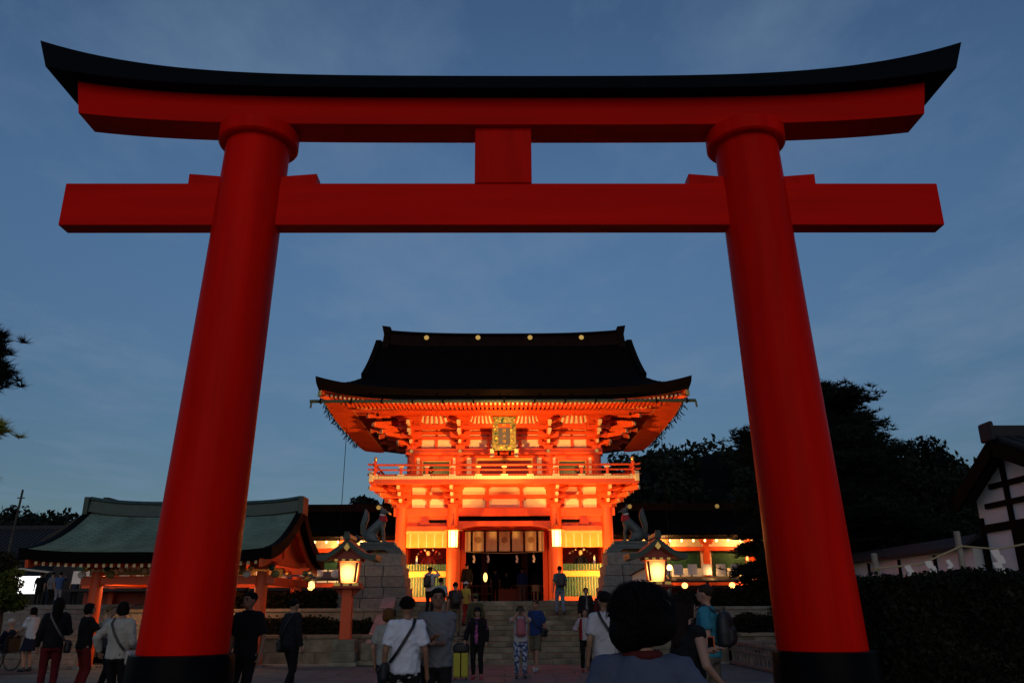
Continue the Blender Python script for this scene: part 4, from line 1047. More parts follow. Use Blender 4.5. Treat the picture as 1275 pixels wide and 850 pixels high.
rdg = MB().box(WX-.36, 18.5, 17.82, 18.18, SZR+.18, SZR+.46).build('ridge', TILE, srf, bevel=.04)
MB().box(WX-.46, WX-.36, 17.75, 18.25, SZR+.1, SZR+.55).build('ridge_end_tile', TILE, rdg, bevel=.05)
for ya, yb in ((12.4, 18), (19.9, 18)):
    MB().beam((WX-.37,ya,sz(ya)-.02),(WX-.37,yb,sz(yb)-.02),.08,.34).build('bargeboard', BLKW, SH)
for z, y0, y1, h in ((3.25,13.0,19.5,.18),(3.78,14.6,19.2,.12),(4.2,15.8,18.9,.12)):
    MB().box(WX-.07, WX-.002, y0, y1, z, z+h).build('timber_beam', BLKW, SH)
for y, z0, z1 in ((17.2,3.4,4.75),(16.2,0,4.2),(18.3,0,4.9),(19.5,0,3.6),(15.2,0,3.3),(14.0,0,3.3)):
    MB().box(WX-.06, WX-.001, y-.07, y+.07, z0, z1).build('timber_post', BLKW, SH)
MB().box(WX-.08, WX-.001, 17.0, 18.2, 2.3, 3.24).build('dark_shutter', BLKW, SH)
MB().box(WX-.05, WX-.001, 13.2, 18.3, 2.1, 2.22).build('timber_beam', BLKW, SH)
MB().box(WX-.09, WX-.001, 18.4, 19.5, .1, 1.9).build('weatherboard', BLKW, SH)
AN = thing('plaster_wall', 'low roofed white plaster wall running back from the storehouse', 'wall', (11, 25, 0))
MB().box(11.25, 11.5, 19.8, 31, 0, 2.05).build('board_skirt', BLKW, AN)
MB().box(11.26, 11.49, 19.8, 31, 2.05, 2.95).build('plaster', PLAST, AN)
MB().prism([(11.0,2.92),(11.38,3.16),(11.76,2.92),(11.76,2.99),(11.38,3.26),(11.0,2.99)], 'y', 19.7, 31).build('roof', TILE, AN)
for y in (21.6, 23.6, 25.6, 27.6): MB().box(11.22, 11.258, y-.06, y+.06, 0, 2.88).build('timber_post', BLKW, AN)
# rope, posts and zigzag papers above the hedge
for x, zt, lb in ((6.98, 2.55, 'weathered post at the pillar end of the paper hung rope'), (8.62, 2.95, 'taller weathered post midway along the paper hung rope')):
    t = thing('rope_post', lb, 'post', (x, 15.6, 0)); MB().tube([(x,15.6,0),(x,15.6,zt)], [.065,.055], 12).build('shaft', BAMB, t, smooth='auto')
    MB().tube([(x,15.6,zt-.002),(x,15.6,zt+.01)], [.06,.05], 12).build('cap', BAMB, t); MB().tube([(x,15.6,zt-.3),(x,15.6,zt-.24)], .066, 12).build('rope_tie', ROPE, t)
tag(MB().tube([(6.98,15.52,2.28),(7.8,15.5,2.36),(8.62,15.52,2.68),(9.3,15.5,2.62),(10.3,15.5,2.8)], .018, 8).build('shrine_rope', ROPE), 'thin straw rope strung between the posts above the hedge', 'rope')
for x, z, lb, hgt in ((7.53, 2.34, 'white zigzag paper hanging nearest the torii pillar', .1), (7.93, 2.42, 'white zigzag paper hanging before the taller rope post', .12), (8.3, 2.44, 'small white zigzag paper just left of the taller post', .07), (9.22, 2.62, 'largest white zigzag paper hanging in front of the storehouse', .14)):
    t = thing('zigzag_paper', lb, 'paper streamer', (x, 15.48, z-4*hgt), group='zigzag papers on the rope')
    for k in range(4):
        o_ = (.0, .05, -.01, .05)[k]*hgt/.12; za = z-k*hgt*.8
        w = .07*hgt/.1
        MB().prism([(x+o_-w,za-.02),(x+o_+w*.6,za+.0),(x+o_+w,za-hgt),(x+o_-w*.4,za-hgt-.02)], 'y', 15.47-.012*k, 15.475-.012*k).build('paper_fold', PAPER, t)
# low wooden barrier
BR = thing('wooden_barrier', 'low weathered wooden barrier round the garden right of the stairs', 'barrier', (6.8, 24, 0))
def brail(p0, p1):
    p0, p1 = Vector(p0), Vector(p1); L = (p1-p0).length; n = max(2, int(L/.32))
    MB().beam(p0+Vector((0,0,.62)), p1+Vector((0,0,.62)), .12, .08).build('top_rail', WOODB, BR, bevel=.01)
    MB().beam(p0+Vector((0,0,.42)), p1+Vector((0,0,.42)), .05, .06).build('middle_rail', WOODB, BR)
    MB().beam(p0+Vector((0,0,.08)), p1+Vector((0,0,.08)), .10, .08).build('bottom_rail', WOODB, BR, bevel=.01)
    for i in range(n+1):
        q = p0.lerp(p1, i/n); w = .07 if i % 3 == 0 else .035
        MB().beam(q+Vector((0,0,.0)), q+Vector((0,0,.6)), w, w).build('upright', WOODB, BR)
brail((6.62, 25.2, .03), (6.75, 20.4, .03)); brail((6.62, 25.2, .03), (9.4, 25.3, .03)); brail((6.75, 20.4, .03), (6.9, 17.5, .03))
# ------------------------------------------------------------------ vegetation
import numpy as np
def quads_mesh(name, cen, siz, rngn, stretch=1.6, updir=None, flat=0.0):
    n = len(cen)
    a = rngn.normal(size=(n, 3)); a[:, 2] *= (1-flat)
    a /= np.linalg.norm(a, axis=1)[:, None]+1e-9
    b = rngn.normal(size=(n, 3)); b -= (b*a).sum(1)[:, None]*a; b /= np.linalg.norm(b, axis=1)[:, None]+1e-9
    c = np.cross(a, b)
    s = siz[:, None]
    tip = cen+a*s*stretch*.5; bas = cen-a*s*stretch*.5
    v = np.stack([bas, cen+b*s*.42+c*s*.06, tip, cen-b*s*.42+c*s*.06], 1).reshape(-1, 3)
    me = bpy.data.meshes.new(name)
    me.vertices.add(4*n); me.vertices.foreach_set('co', v.ravel())
    me.loops.add(4*n); me.loops.foreach_set('vertex_index', np.arange(4*n))
    me.polygons.add(n); me.polygons.foreach_set('loop_start', np.arange(0, 4*n, 4))
    me.update(calc_edges=True); return me
def limbs(mb, base, top, r0, n, rngp, spread, upf=.5, start=.35):
    base, top = Vector(base), Vector(top); tips = []
    mid = base.lerp(top, .5)+Vector((rngp.uniform(-.3,.3), rngp.uniform(-.3,.3), 0))
    mb.tube([base, base.lerp(mid, .5), mid, mid.lerp(top, .5), top], [r0, r0*.85, r0*.65, r0*.4, r0*.12], 10)
    for i in range(n):
        t = start+(1-start)*i/n; p = (base.lerp(mid, t*2) if t < .5 else mid.lerp(top, t*2-1))
        a = i*2.4+rngp.uniform(-.4,.4); L = spread*(1.15-t*.7)*rngp.uniform(.7, 1.1)
        e = p+Vector((math.cos(a)*L, math.sin(a)*L, L*upf*rngp.uniform(.4, 1)))
        m = p.lerp(e, .5)+Vector((0, 0, -.06*L))
        r = r0*(.55-.4*t); mb.tube([p, m, e], [r, r*.6, r*.2], 7)
        tips += [e, m.lerp(e, .4)]
    return tips
def leafy_tree(x, y, z, h, spread, label, n=9000, leaf=.13, mat_=None, seed=1, clumps=26, start=.3, name='broadleaf_tree', group=None):
    rp = random.Random(seed); rn = np.random.default_rng(seed)
    t = thing(name, label, 'tree', (x, y, z), group=group)
    mb = MB(); tips = limbs(mb, (0,0,0), (0,0,h*.86), .03*h+.06, 12, rp, spread*.75, .55, start)
    mb.build('trunk', TRUNK, t, local=True, smooth=True)
    cs = [(e.x, e.y, e.z, spread*rp.uniform(.26,.40)) for e in tips]
    while len(cs) < clumps:
        a = rp.random()*6.28; q = rp.random()**.5*spread*.85; zz = h*(start+.12+(1-start-.12)*rp.random())
        lim = spread*math.sin(min(1, max(.15, (zz/h-start)/(1-start)))*2.6+.25)
        q = min(q, abs(lim)); cs.append((math.cos(a)*q, math.sin(a)*q, zz, spread*rp.uniform(.22,.36)))
    cs = np.array(cs); k = rn.integers(0, len(cs), n)
    d = rn.normal(size=(n,3)); d /= np.linalg.norm(d, axis=1)[:,None]; rad = rn.random(n)**.45
    cen = cs[k,:3]+d*(rad*cs[k,3])[:,None]*np.array([1,1,.62])
    cen[:,2] = np.maximum(cen[:,2], .15)
    obj('crown', quads_mesh('crown', cen, leaf*rn.uniform(.7,1.4,n), rn), mat_ or LEAFD, t)
    return t
def needle_mesh(name, tufts, rn, per=16, L=.16, w=.010, up=.6):
    P0 = np.repeat(np.array(tufts), per, 0); n = len(P0)
    d = rn.normal(size=(n,3)); d[:,2] = np.abs(d[:,2])*up+rn.normal(size=n)*.25; d /= np.linalg.norm(d,axis=1)[:,None]
    sd = np.cross(d, rn.normal(size=(n,3))); sd /= np.linalg.norm(sd,axis=1)[:,None]+1e-9
    l = L*rn.uniform(.6,1.2,n)[:,None]
    v = np.stack([P0-sd*w, P0+sd*w, P0+d*l], 1).reshape(-1,3)
    me = bpy.data.meshes.new(name); me.vertices.add(3*n); me.vertices.foreach_set('co', v.ravel())
    me.loops.add(3*n); me.loops.foreach_set('vertex_index', np.arange(3*n)); me.polygons.add(n); me.polygons.foreach_set('loop_start', np.arange(0,3*n,3))
    me.update(calc_edges=True); return me
def pine(x, y, z, h, spread, label, seed, pads=24, tp=170, L=.26, w=.016, lean=(0,0), start=.35, mat_=None, extra=None):
    rp = random.Random(seed); rn = np.random.default_rng(seed)
    t = thing('pine_tree', label, 'tree', (x, y, z))
    mb = MB(); top = Vector((lean[0], lean[1], h))
    pts = [Vector((0,0,0)), Vector((lean[0]*.1+.25,.1,h*.3)), Vector((lean[0]*.6-.2,lean[1]*.5,h*.62)), top]
    mb.tube(pts, [.035*h+.05,.028*h,.018*h,.03], 10)
    tu = []
    for i in range(pads):
        f = start+(1-start)*(i+.5)/pads; p = pts[1].lerp(pts[2], (f-.3)/.32) if f < .62 else pts[2].lerp(top, (f-.62)/.38)
        a = i*2.399+rp.uniform(-.5,.5); Ln = spread*(1.1-.75*f)*rp.uniform(.55,1.15)
        e = p+Vector((math.cos(a)*Ln, math.sin(a)*Ln, Ln*.12)); mb.tube([p, p.lerp(e,.5)+Vector((0,0,-.1)), e], [.07,.05,.02], 6)
        pr_ = spread*rp.uniform(.22,.38)*(1.15-.4*f)
        for _ in range(tp):
            q = rn.normal(size=3)*np.array([pr_*.5,pr_*.5,pr_*.16]); tu.append((e.x+q[0], e.y+q[1], e.z+.1+q[2]))
        for _ in range(tp//4):
            q = rn.random(); g = p.lerp(e, .4+.6*q); q2 = rn.normal(size=3)*.2; tu.append((g.x+q2[0], g.y+q2[1], g.z+.08+q2[2]*.4))
    for q in (extra or []):
        for _ in range(q[4]):
            r_ = rn.normal(size=3)*np.array([q[3],q[3],q[3]*.55]); tu.append((q[0]-x+r_[0], q[1]-y+r_[1], q[2]-z+r_[2]))
    mb.build('trunk', TRUNK, t, local=True, smooth=True)
    obj('crown', needle_mesh('crown', tu, rn, 12, L, w), mat_ or LEAFP, t)
    return t
# right garden
pine(10.9, 27.5, 0, 8.6, 3.3, 'tall dark pine rising behind the right torii pillar', 21, pads=26, tp=300, L=.22, w=.02, lean=(.45,0), start=.42, extra=[(11.4,27.5,8.5,.38,220),(12.2,27.5,7.0,.42,260),(11.7,27.4,7.8,.4,240),(12.9,27.6,6.4,.45,260),(8.5,27.5,7.2,.26,160),(8.9,27.5,6.6,.3,160)])
pine(10.4, 28.8, .3, 5.4, 2.2, 'short dark pine beside the right gallery wing', 22, pads=24, tp=300, start=.25, w=.02)
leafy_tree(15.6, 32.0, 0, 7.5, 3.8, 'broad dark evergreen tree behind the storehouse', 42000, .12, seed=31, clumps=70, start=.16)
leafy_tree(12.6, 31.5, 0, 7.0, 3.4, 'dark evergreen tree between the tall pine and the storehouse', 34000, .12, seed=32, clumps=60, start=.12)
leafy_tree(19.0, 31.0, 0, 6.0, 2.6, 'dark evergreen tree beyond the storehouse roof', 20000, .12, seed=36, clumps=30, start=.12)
for i, (x, y, h, sp, lb) in enumerate(((7.6,26.7,1.5,.9,'round clipped shrub behind the corner of the wooden barrier'), (9.2,26.5,1.9,1.1,'dark shrub left of the right pillar in the garden'), (8.4,29.3,2.8,1.2,'tall dark shrub under the short pine'), (10.4,29.0,3.2,1.5,'tall dark shrub under the tall pine'), (7.9,23.4,1.0,.8,'low dark shrub inside the wooden barrier'), (9.4,23.0,1.6,1.1,'dark shrub beside the right torii pillar foot'), (10.6,21.9,1.7,.8,'dark shrub between hedge and barrier'))):
    leafy_tree(x, y, 0, h, sp, lb, 5000, .07, LEAFH, 50+i, 20, .08, 'garden_shrub')
# left side
leafy_tree(-15.6, 25.2, 0, 3.6, 1.5, 'small dark tree at the far left before the pavilion', 6000, .08, seed=33, clumps=24, start=.55)
leafy_tree(-14.6, 24.6, 0, 3.05, .9, 'yellow green shrub beside the left pavilion eave', 3500, .06, M('leaf_yellowgreen', (.05,.07,.012), .8, .4, 1, 0, spec=.15), 34, 16, .6, 'garden_shrub')
leafy_tree(-10.2, 58, 1.8, 8.4, 2.6, 'dark tree showing above the left gallery roof', 6000, .2, seed=35, clumps=24, start=.3)
# pine reaching in at the upper left
rp = random.Random(8); rn = np.random.default_rng(8)
PT = thing('pine_tree', 'foreground pine branches with yellow green tips at the upper left edge', 'tree', (-8.2, 10.0, 0))
mb = MB(); mb.tube([(0,0,0),(.1,0,2),(-.1,.1,4),(.1,0,6.2)], [.16,.13,.10,.05], 10)
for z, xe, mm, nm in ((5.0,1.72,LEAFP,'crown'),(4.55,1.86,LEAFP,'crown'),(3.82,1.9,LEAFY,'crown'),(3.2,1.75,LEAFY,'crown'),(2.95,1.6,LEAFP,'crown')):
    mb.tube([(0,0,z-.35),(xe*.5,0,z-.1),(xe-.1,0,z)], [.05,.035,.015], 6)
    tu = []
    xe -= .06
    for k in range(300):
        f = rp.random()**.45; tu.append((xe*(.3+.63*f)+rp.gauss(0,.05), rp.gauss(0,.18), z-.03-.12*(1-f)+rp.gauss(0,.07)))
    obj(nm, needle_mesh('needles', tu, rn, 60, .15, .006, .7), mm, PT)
mb.build('trunk', TRUNK, PT, local=True, smooth=True)
# hedges
def hedge(x0, x1, y0, y1, z0, z1, label, n, leaf, seed, rough=.05, m=None):
    t = thing('hedge', label, 'hedge', ((x0+x1)/2, (y0+y1)/2, z0)); rn = np.random.default_rng(seed)
    MB().box(x0+.06, x1-.06, y0+.06, y1-.06, z0, z1-.08).build('branches', TRUNK, t)
    A = np.array([(x1-x0)*(z1-z0), (x1-x0)*(y1-y0), (y1-y0)*(z1-z0)*2]); A /= A.sum(); f = rn.choice(3, n, p=A)
    c = np.stack([rn.uniform(x0,x1,n), rn.uniform(y0,y1,n), rn.uniform(z0,z1,n)], 1)
    c[f==0,1] = y0; c[f==1,2] = z1; s_ = rn.integers(0,2,n); c[(f==2)&(s_==0),0] = x0; c[(f==2)&(s_==1),0] = x1
    wob = np.sin(c[:,0]*1.7)*.05+np.sin(c[:,0]*4.1+1)*.035+np.sin(c[:,0]*9.3+c[:,1]*5)*.03; c[:,1] += np.sin(c[:,0]*3.1+c[:,2]*4)*.05
    c[:,2] += wob; c += rn.normal(size=(n,3))*rough
    c -= np.array(t.location)
    obj('foliage', quads_mesh('foliage', c, leaf*rn.uniform(.7,1.4,n), rn), m or LEAFH, t)
hedge(6.2, 10.4, 13.6, 15.2, 0, 2.02, 'tall clipped dark hedge right of the torii pillar', 30000, .06, 61)
hedge(-9.2, -4.3, 26.55, 27.6, .3, 1.22, 'dark clipped hedge above the low wall left of the stairs', 9000, .07, 62)
hedge(4.4, 9.5, 26.55, 27.6, .3, 1.22, 'dark clipped hedge above the low wall right of the stairs', 9000, .07, 63)
hedge(-10.5, -5.9, 28.3, 29.2, 1.2, 1.95, 'upper dark hedge beside the left fox pedestal', 8000, .09, 64, .1)
hedge(5.9, 10.5, 28.3, 29.2, 1.2, 1.95, 'upper dark hedge beside the right fox pedestal', 8000, .09, 65, .1)
# wooded hills
def hill_h(x, y):
    r = 24.5*math.exp(-((x-35)/44)**2-((y-118)/36)**2)+14.5*math.exp(-((x+76)/46)**2-((y-118)/34)**2)+6*math.exp(-((x-95)/40)**2-((y-110)/40)**2)
    return r+1.2*mnoise.noise(Vector((x*.06, y*.06, 1)))-1.5
hl = MB(); hl.grid(lambda u, v: (-220+440*u, 66+180*v, hill_h(-220+440*u, 66+180*v)), 70, 30)
tag(hl.build('hill', HILLM, smooth=True, fixn=False), kind='structure')
rn = np.random.default_rng(77); cs = []
while len(cs) < 1500:
    x, y = rn.uniform(-150,150), rn.uniform(68,165); hh = hill_h(x, y)
    if hh < .6: continue
    cs.append((x, y, hh+rn.uniform(.5,2.2), rn.uniform(1.3,2.8)))
cs = np.array(cs); n = 150000; k = rn.integers(0,len(cs),n); d = rn.normal(size=(n,3)); d /= np.linalg.norm(d,axis=1)[:,None]
cen = cs[k,:3]+d*(cs[k,3]*rn.random(n)**.4)[:,None]*np.array([1,1,.8])
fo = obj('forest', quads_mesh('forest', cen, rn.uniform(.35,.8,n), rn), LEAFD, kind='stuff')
tag(fo, 'dark wooded hillside behind the shrine buildings', 'forest')
# ------------------------------------------------------------------ people
V = Vector
def ik(a, tgt, l1, l2, hint):
    a, tgt = V(a), V(tgt); d = tgt-a; L = d.length
    if L > (l1+l2)*.995: d = d*((l1+l2)*.995/L); L = d.length
    n = d.normalized(); k = (l1*l1-l2*l2+L*L)/(2*L); h = math.sqrt(max(0, l1*l1-k*k))
    hv = V(hint); hv = (hv-n*hv.dot(n)); hv = hv.normalized() if hv.length > 1e-5 else V((0,-1,0))
    return a+n*k+hv*h, a+d
MATS = {}
def cm_(kind, col):
    k = (kind,)+tuple(col)
    if k not in MATS:
        if kind == 'cloth': MATS[k] = M('cloth_%d' % len(MATS), col, .9, .14, 6, .55, 16, spec=.2)
        elif kind == 'skin': MATS[k] = M('skin_%d' % len(MATS), col, .55, .08, 12, .05, 80, spec=.35)
        elif kind == 'hair': MATS[k] = M('hair_%d' % len(MATS), col, .7, .4, 40, .8, 90, spec=.1, streak=(1,1,.1))
        else: MATS[k] = M('leather_%d' % len(MATS), col, .55, .2, 8, .2, 60)
    return MATS[k]
BLACK, NAVY, WHITE, GREY = (.008,.008,.009), (.012,.014,.03), (.62,.63,.66), (.22,.23,.26)
SK = (.38,.21,.14)
def person(label, x, y, face, H, top=(WHITE,'short'), bottom=('trousers',BLACK), hair=('short',(.006,.005,.005)), skin=SK, arms=None, stride=.0, z=None,
           jacket=None, hat=None, shoes=BLACK, vox=.016, lean=0.0, strap=None, scarf=None, head_turn=0.0, build_=1.0, printm=None, group=None):
    zz = stair_z(y) if z is None else z
    root = thing('person', label, 'person', (x, y, zz), R(face), scale=H/1.71, group=group)
    Wd = build_*.90
    hip = {s: V((s*.09, 0, .90)) for s in (-1, 1)}
    ank = {-1: V((-.10, -.02+stride*.30, .08)), 1: V((.10, -.02-stride*.30, .08+abs(stride)*.04))}
    kn = {}
    for s in (-1, 1): kn[s], ank[s] = ik(hip[s], ank[s], .425, .42, (0, 1, 0))
    def tl(p):  # forward lean of the upper body about the pelvis
        p = V(p)
        if p.z > .95: p.y += (p.z-.95)*lean
        return p
    sh = {s: tl((s*.172*Wd, -.005, 1.385)) for s in (-1, 1)}
    arms = arms or {}
    wr, el = {}, {}
    for s in (-1, 1):
        a = arms.get(s, (s*.235, .04, .87)); hint = (s*.5, -1, -.3) if a[2] < 1.2 else (s*.8, -.2, -1)
        el[s], wr[s] = ik(sh[s], a, .29, .255, hint)
    # ---- body
    b = MB()
    b.ell(tl((0,0,.93)), (.16*Wd,.115,.12)); b.ell(tl((0,0,1.08)), (.14*Wd,.10,.16)); b.ell(tl((0,.005,1.26)), (.16*Wd,.11,.17))
    b.cap(sh[-1]*.85+sh[1]*.15+V((0,0,0)), sh[1]*.85+sh[-1]*.15, .062, .062)
    b.cap(tl((0,-.012,1.40)), tl((0,.005,1.53)), .056, .05)
    RH = Matrix.Rotation(R(head_turn), 3, 'Z'); hc = tl((0,.012,1.60))
    def hp(p): return hc+RH @ V(p)
    b.ell(hc, (.074,.094,.108), rot=RH); b.ell(hp((0,.035,-.055)), (.055,.06,.055), rot=RH); b.ell(hp((0,.098,-.012)), (.015,.026,.022), rot=RH)
    b.ell(hp((0,.085,.022)), (.05,.014,.012), rot=RH); b.ell(hp((0,.086,-.052)), (.026,.014,.014), rot=RH)
    for s in (-1, 1): b.ell(hp((s*.077,-.005,-.005)), (.012,.022,.032), rot=RH)
    fing = MB()
    for s in (-1, 1):
        b.cap(sh[s], el[s], .05, .04); b.cap(el[s], wr[s], .039, .026)
        d = (wr[s]-el[s]).normalized(); pe = wr[s]+d*.085; b.cap(wr[s], wr[s]+d*.07, .028, .030)
        sd = d.cross(V((0,0,1))) if abs(d.z) < .9 else V((0,1,0)); sd.normalize(); nn = d.cross(sd); 
        inw = nn if nn.dot(V((-s,.2,0))) > 0 else -nn
        for i, L in enumerate((.068,.078,.072,.056)):
            o_ = sd*(.027-.018*i); p0 = pe-d*.018+o_; p1 = p0+d*(L*.55); p2 = p1+(d*.75+inw*.55).normalized()*L*.5
            fing.tube([p0,p1,p2], [.0088,.0082,.006], 6)
        p0 = wr[s]+d*.03+sd*.022; p1 = p0+(d*.6+sd*.7+inw*.3)*.035; p2 = p1+(d*.9+sd*.2+inw*.3)*.028
        fing.tube([p0,p1,p2], [.0105,.0095,.007], 6)
        b.cap(hip[s], kn[s], .082, .056); b.cap(kn[s], kn[s].lerp(ank[s],.35), .056, .054); b.cap(kn[s].lerp(ank[s],.35), ank[s], .054, .036)
        b.cap(ank[s]+V((0,-.03,-.03)), ank[s]+V((s*.015,.13,-.045)), .036, .028)
    soft(b, 'body', cm_('skin', skin), root, min(vox, .014), 3, fing)
    # ---- shoes
    for s in (-1, 1):
        f = MB(); f.cap(ank[s]+V((0,-.04,-.035)), ank[s]+V((s*.016,.15,-.045)), .043, .036); f.cap(ank[s]+V((0,-.01,-.03)), ank[s]+V((0,-.01,.02)), .045, .043)
        soft(f, 'shoe', cm_('leather', shoes), root, .014, 3)
    # ---- trousers, skirt or shorts
    kind, bc = bottom[0], bottom[1]
    m = MB()
    m.rings([(0,0,1.0,.160*Wd,.118),(0,0,.93,.178*Wd,.132),(0,0,.86,.182*Wd,.134),(0,0,.80,.165*Wd,.12)])
    if kind in ('trousers', 'shorts'):
        for s in (-1, 1):
            w = .098 if kind == 'trousers' else .105
            if kind == 'trousers':
                m.cap(hip[s]-V((0,0,.02)), kn[s], w, .072, rounded=False); m.ell(kn[s], (.072,.074,.08)); m.tube([kn[s], kn[s].lerp(ank[s],.5), ank[s]+V((0,0,.03))], [.07,.066,.058 if len(bottom) < 3 else bottom[2]], 14)
            else:
                q = hip[s].lerp(kn[s], .98); m.cap(hip[s]-V((0,0,.02)), q, w, .098, rounded=False)
    else:
        zb = .55 if kind == 'skirt' else .42
        m.rings([(0,0,1.0,.158,.115),(0,0,.85,.19,.15),(0,.01,.7,.215,.18),(0,.01,zb,.25,.2)])
    soft(m, {'trousers':'trousers','shorts':'shorts'}.get(kind, 'skirt'), cm_('cloth', bc), root, vox, 4)
    # ---- top
    tcol, slv = top[0], top[1]
    def torso(mb, g, zb=.86, zt=1.452):
        rs = [(zb,.178*Wd+g,.130+g),(.95,.170*Wd+g,.124+g),(1.08,.160*Wd+g,.116+g),(1.22,.178*Wd+g,.126+g),(1.33,.180*Wd+g,.116+g),(1.40,.150*Wd+g,.092+g),(1.435,.095+g,.075+g),(zt,.062+g,.062+g)]
        out = []
        for z_, rx, ry in rs:
            p = tl((0,0,z_)); out.append((p.x, p.y, p.z, rx, ry))
        mb.rings(out, 24)
        for s in (-1, 1): mb.cap(sh[s].lerp(V((0,sh[s].y,sh[s].z)),.35), sh[s], .060+g, .060+g)
    def sleeves(mb, g, long_):
        for s in (-1, 1):
            if long_:
                mb.cap(sh[s], el[s], .066+g, .056+g); mb.cap(el[s], el[s].lerp(wr[s],.93), .056+g, .042+g, rounded=False)
            else:
                mb.cap(sh[s], sh[s].lerp(el[s],.25), .060+g, .062+g, rounded=False); mb.cap(sh[s].lerp(el[s],.2), sh[s].lerp(el[s],.78), .061+g, .070+g, rounded=False)
    m = MB(); torso(m, .008); 
    if slv != 'none': sleeves(m, .0, slv == 'long')
    to = soft(m, 'top', printm or cm_('cloth', tcol), root, vox, 4)
    if jacket:
        m = MB(); torso(m, .022, .80, 1.44); sleeves(m, .012, True)
        # open front: cut by leaving the chest strip to the shirt colour
        soft(m, 'jacket', cm_('cloth', jacket), root, vox, 4)
        st = MB(); st.grid(lambda u, v: (-.065*(1-.5*v)+.13*(1-.5*v)*u, tl((0,0,.84+.55*v)).y+(.157-.035*max(0,v-.6)-.02*(2*u-1)**2), .84+.55*v), 6, 14)
        st.build('shirt_front', printm or cm_('cloth', tcol), root, smooth=True, local=True, fixn=False)
    if scarf:
        m = MB(); m.tube([tl((.07*math.cos(t),.0+.07*math.sin(t),1.455)) for t in [k*math.pi/6 for k in range(13)]], .024, 8); soft(m, 'collar', cm_('cloth', scarf), root, vox, 3)
    # ---- hair
    hs, hcol = hair; m = MB()
    m.ell(hp((0,-.024,.034)), (.086,.096,.088), rot=RH); m.ell(hp((0,.034,.082)), (.060,.046,.028), rot=RH)
    if hs in ('long', 'bob', 'pony', 'puffy'):
        m.ell(hp((0,-.045,-.01)), (.092,.075,.10), rot=RH)
        for s in (-1, 1): m.cap(hp((s*.07,0,.02)), hp((s*.078,-.01,-.07)), .028, .024)
    if hs == 'puffy': m.ell(hp((0,-.03,.0)), (.13,.12,.12), rot=RH); m.ell(hp((.06,-.03,-.01)), (.10,.1,.10), rot=RH); m.ell(hp((-.05,-.04,-.05)), (.09,.09,.09), rot=RH)
    if hs == 'long': m.cap(hp((0,-.065,0)), tl((0,-.10,1.30)), .085, .06); m.cap(hp((.04,-.06,0)), tl((.06,-.09,1.32)), .05, .03); m.cap(hp((-.04,-.06,0)), tl((-.06,-.09,1.34)), .05, .03)
    if hs == 'pony': m.cap(hp((0,-.10,.05)), hp((0,-.16,-.14)), .035, .015)
    if hs == 'bun': m.ell(hp((0,-.08,.11)), (.045,.045,.045))
    rq = random.Random(label)
    for _ in range(34 if hs != 'puffy' else 260):
        a = rq.uniform(0, 6.28); e_ = rq.uniform(-.1, 1.4); rr_ = .087 if hs != 'puffy' else .125
        p = V((math.cos(a)*math.cos(e_)*rr_, -.02+math.sin(a)*math.cos(e_)*rr_, .03+math.sin(e_)*rr_))
        if p.y > .06 and p.z < .06: continue
        m.cap(hp(p*.9), hp(p*(1.08 if hs != 'puffy' else rq.uniform(1.0,1.12))+V((rq.uniform(-.02,.02), rq.uniform(-.02,.02), -.015-(.02 if hs == 'puffy' else 0)))), .02 if hs != 'puffy' else .012, .008 if hs != 'puffy' else .003, 6)
    soft(m, 'hair', cm_('hair', hcol), root, min(vox, .012) if hs != 'puffy' else .006, 2 if hs != 'puffy' else 1)
    if vox < .013:
        sm_ = MB(); rx, ry, rz_ = (.092,.102,.098) if hs != 'puffy' else (.142,.132,.132)
        for _ in range(500 if hs != 'puffy' else 1500):
            a = rq.uniform(0, 6.283); fr_ = math.sin(a) > .45
            t0 = rq.uniform(.02, .9); t1 = t0+rq.uniform(.35, .9); t1 = min(t1, 1.0 if fr_ else 2.15); k_ = rq.uniform(.97, 1.07) if rq.random() < .85 else rq.uniform(1.05, 1.14); w_ = rq.uniform(.0012, .003); pp = []
            for q_ in range(5):
                t_ = t0+(t1-t0)*q_/4; a_ = a+.18*math.sin(3*t_+a*5)
                kk = k_*(1+.05*(q_/4)**2)
                pp.append(hp((math.cos(a_)*math.sin(t_)*rx*kk, -.02+math.sin(a_)*math.sin(t_)*ry*kk, .02+math.cos(t_)*rz_*kk)))
            tg = V((-math.sin(a), math.cos(a), 0)); tg = RH @ tg
            n0 = len(sm_.v)
            for p_ in pp: sm_.v += [tuple(p_-tg*w_), tuple(p_+tg*w_)]
            sm_.f += [(n0+2*q_, n0+2*q_+1, n0+2*q_+3, n0+2*q_+2) for q_ in range(4)]
        sm_.build('hair_strands', cm_('hair', hcol), root, kind='stuff', local=True, fixn=False)
    if hat:
        m = MB(); m.ell(hp((0,-.012,.065)), (.10,.115,.075), rot=RH)
        c0 = hp((0,.0 if hat[1] == 'brim' else .07,.055)); r_ = .17 if hat[1] == 'brim' else .1
        m.rings([(c0.x,c0.y,c0.z-.012,r_,r_),(c0.x,c0.y,c0.z+.008,r_*.97,r_*.97)]); soft(m, 'hat', cm_('cloth', hat[0]), root, .012, 2)
    for s in (-1, 1): MB().ell(hp((s*.031,.088,.012)), (.016,.008,.008), 8, 6).build('eye', BLKW, root, local=True)
    for s in (-1, 1): MB().beam(hp((s*.016,.096,.034)), hp((s*.05,.082,.033)), .008, .007).build('eyebrow', cm_('hair', hair[1]), root, local=True)
    MB().ell(hp((0,.098,-.052)), (.024,.006,.006), 8, 5).build('mouth', cm_('skin', (.25,.08,.07)), root, local=True)
    root['_pose'] = 0; del root['_pose']
    root_info[label] = (root, wr, el, tl)
    return root
root_info = {}
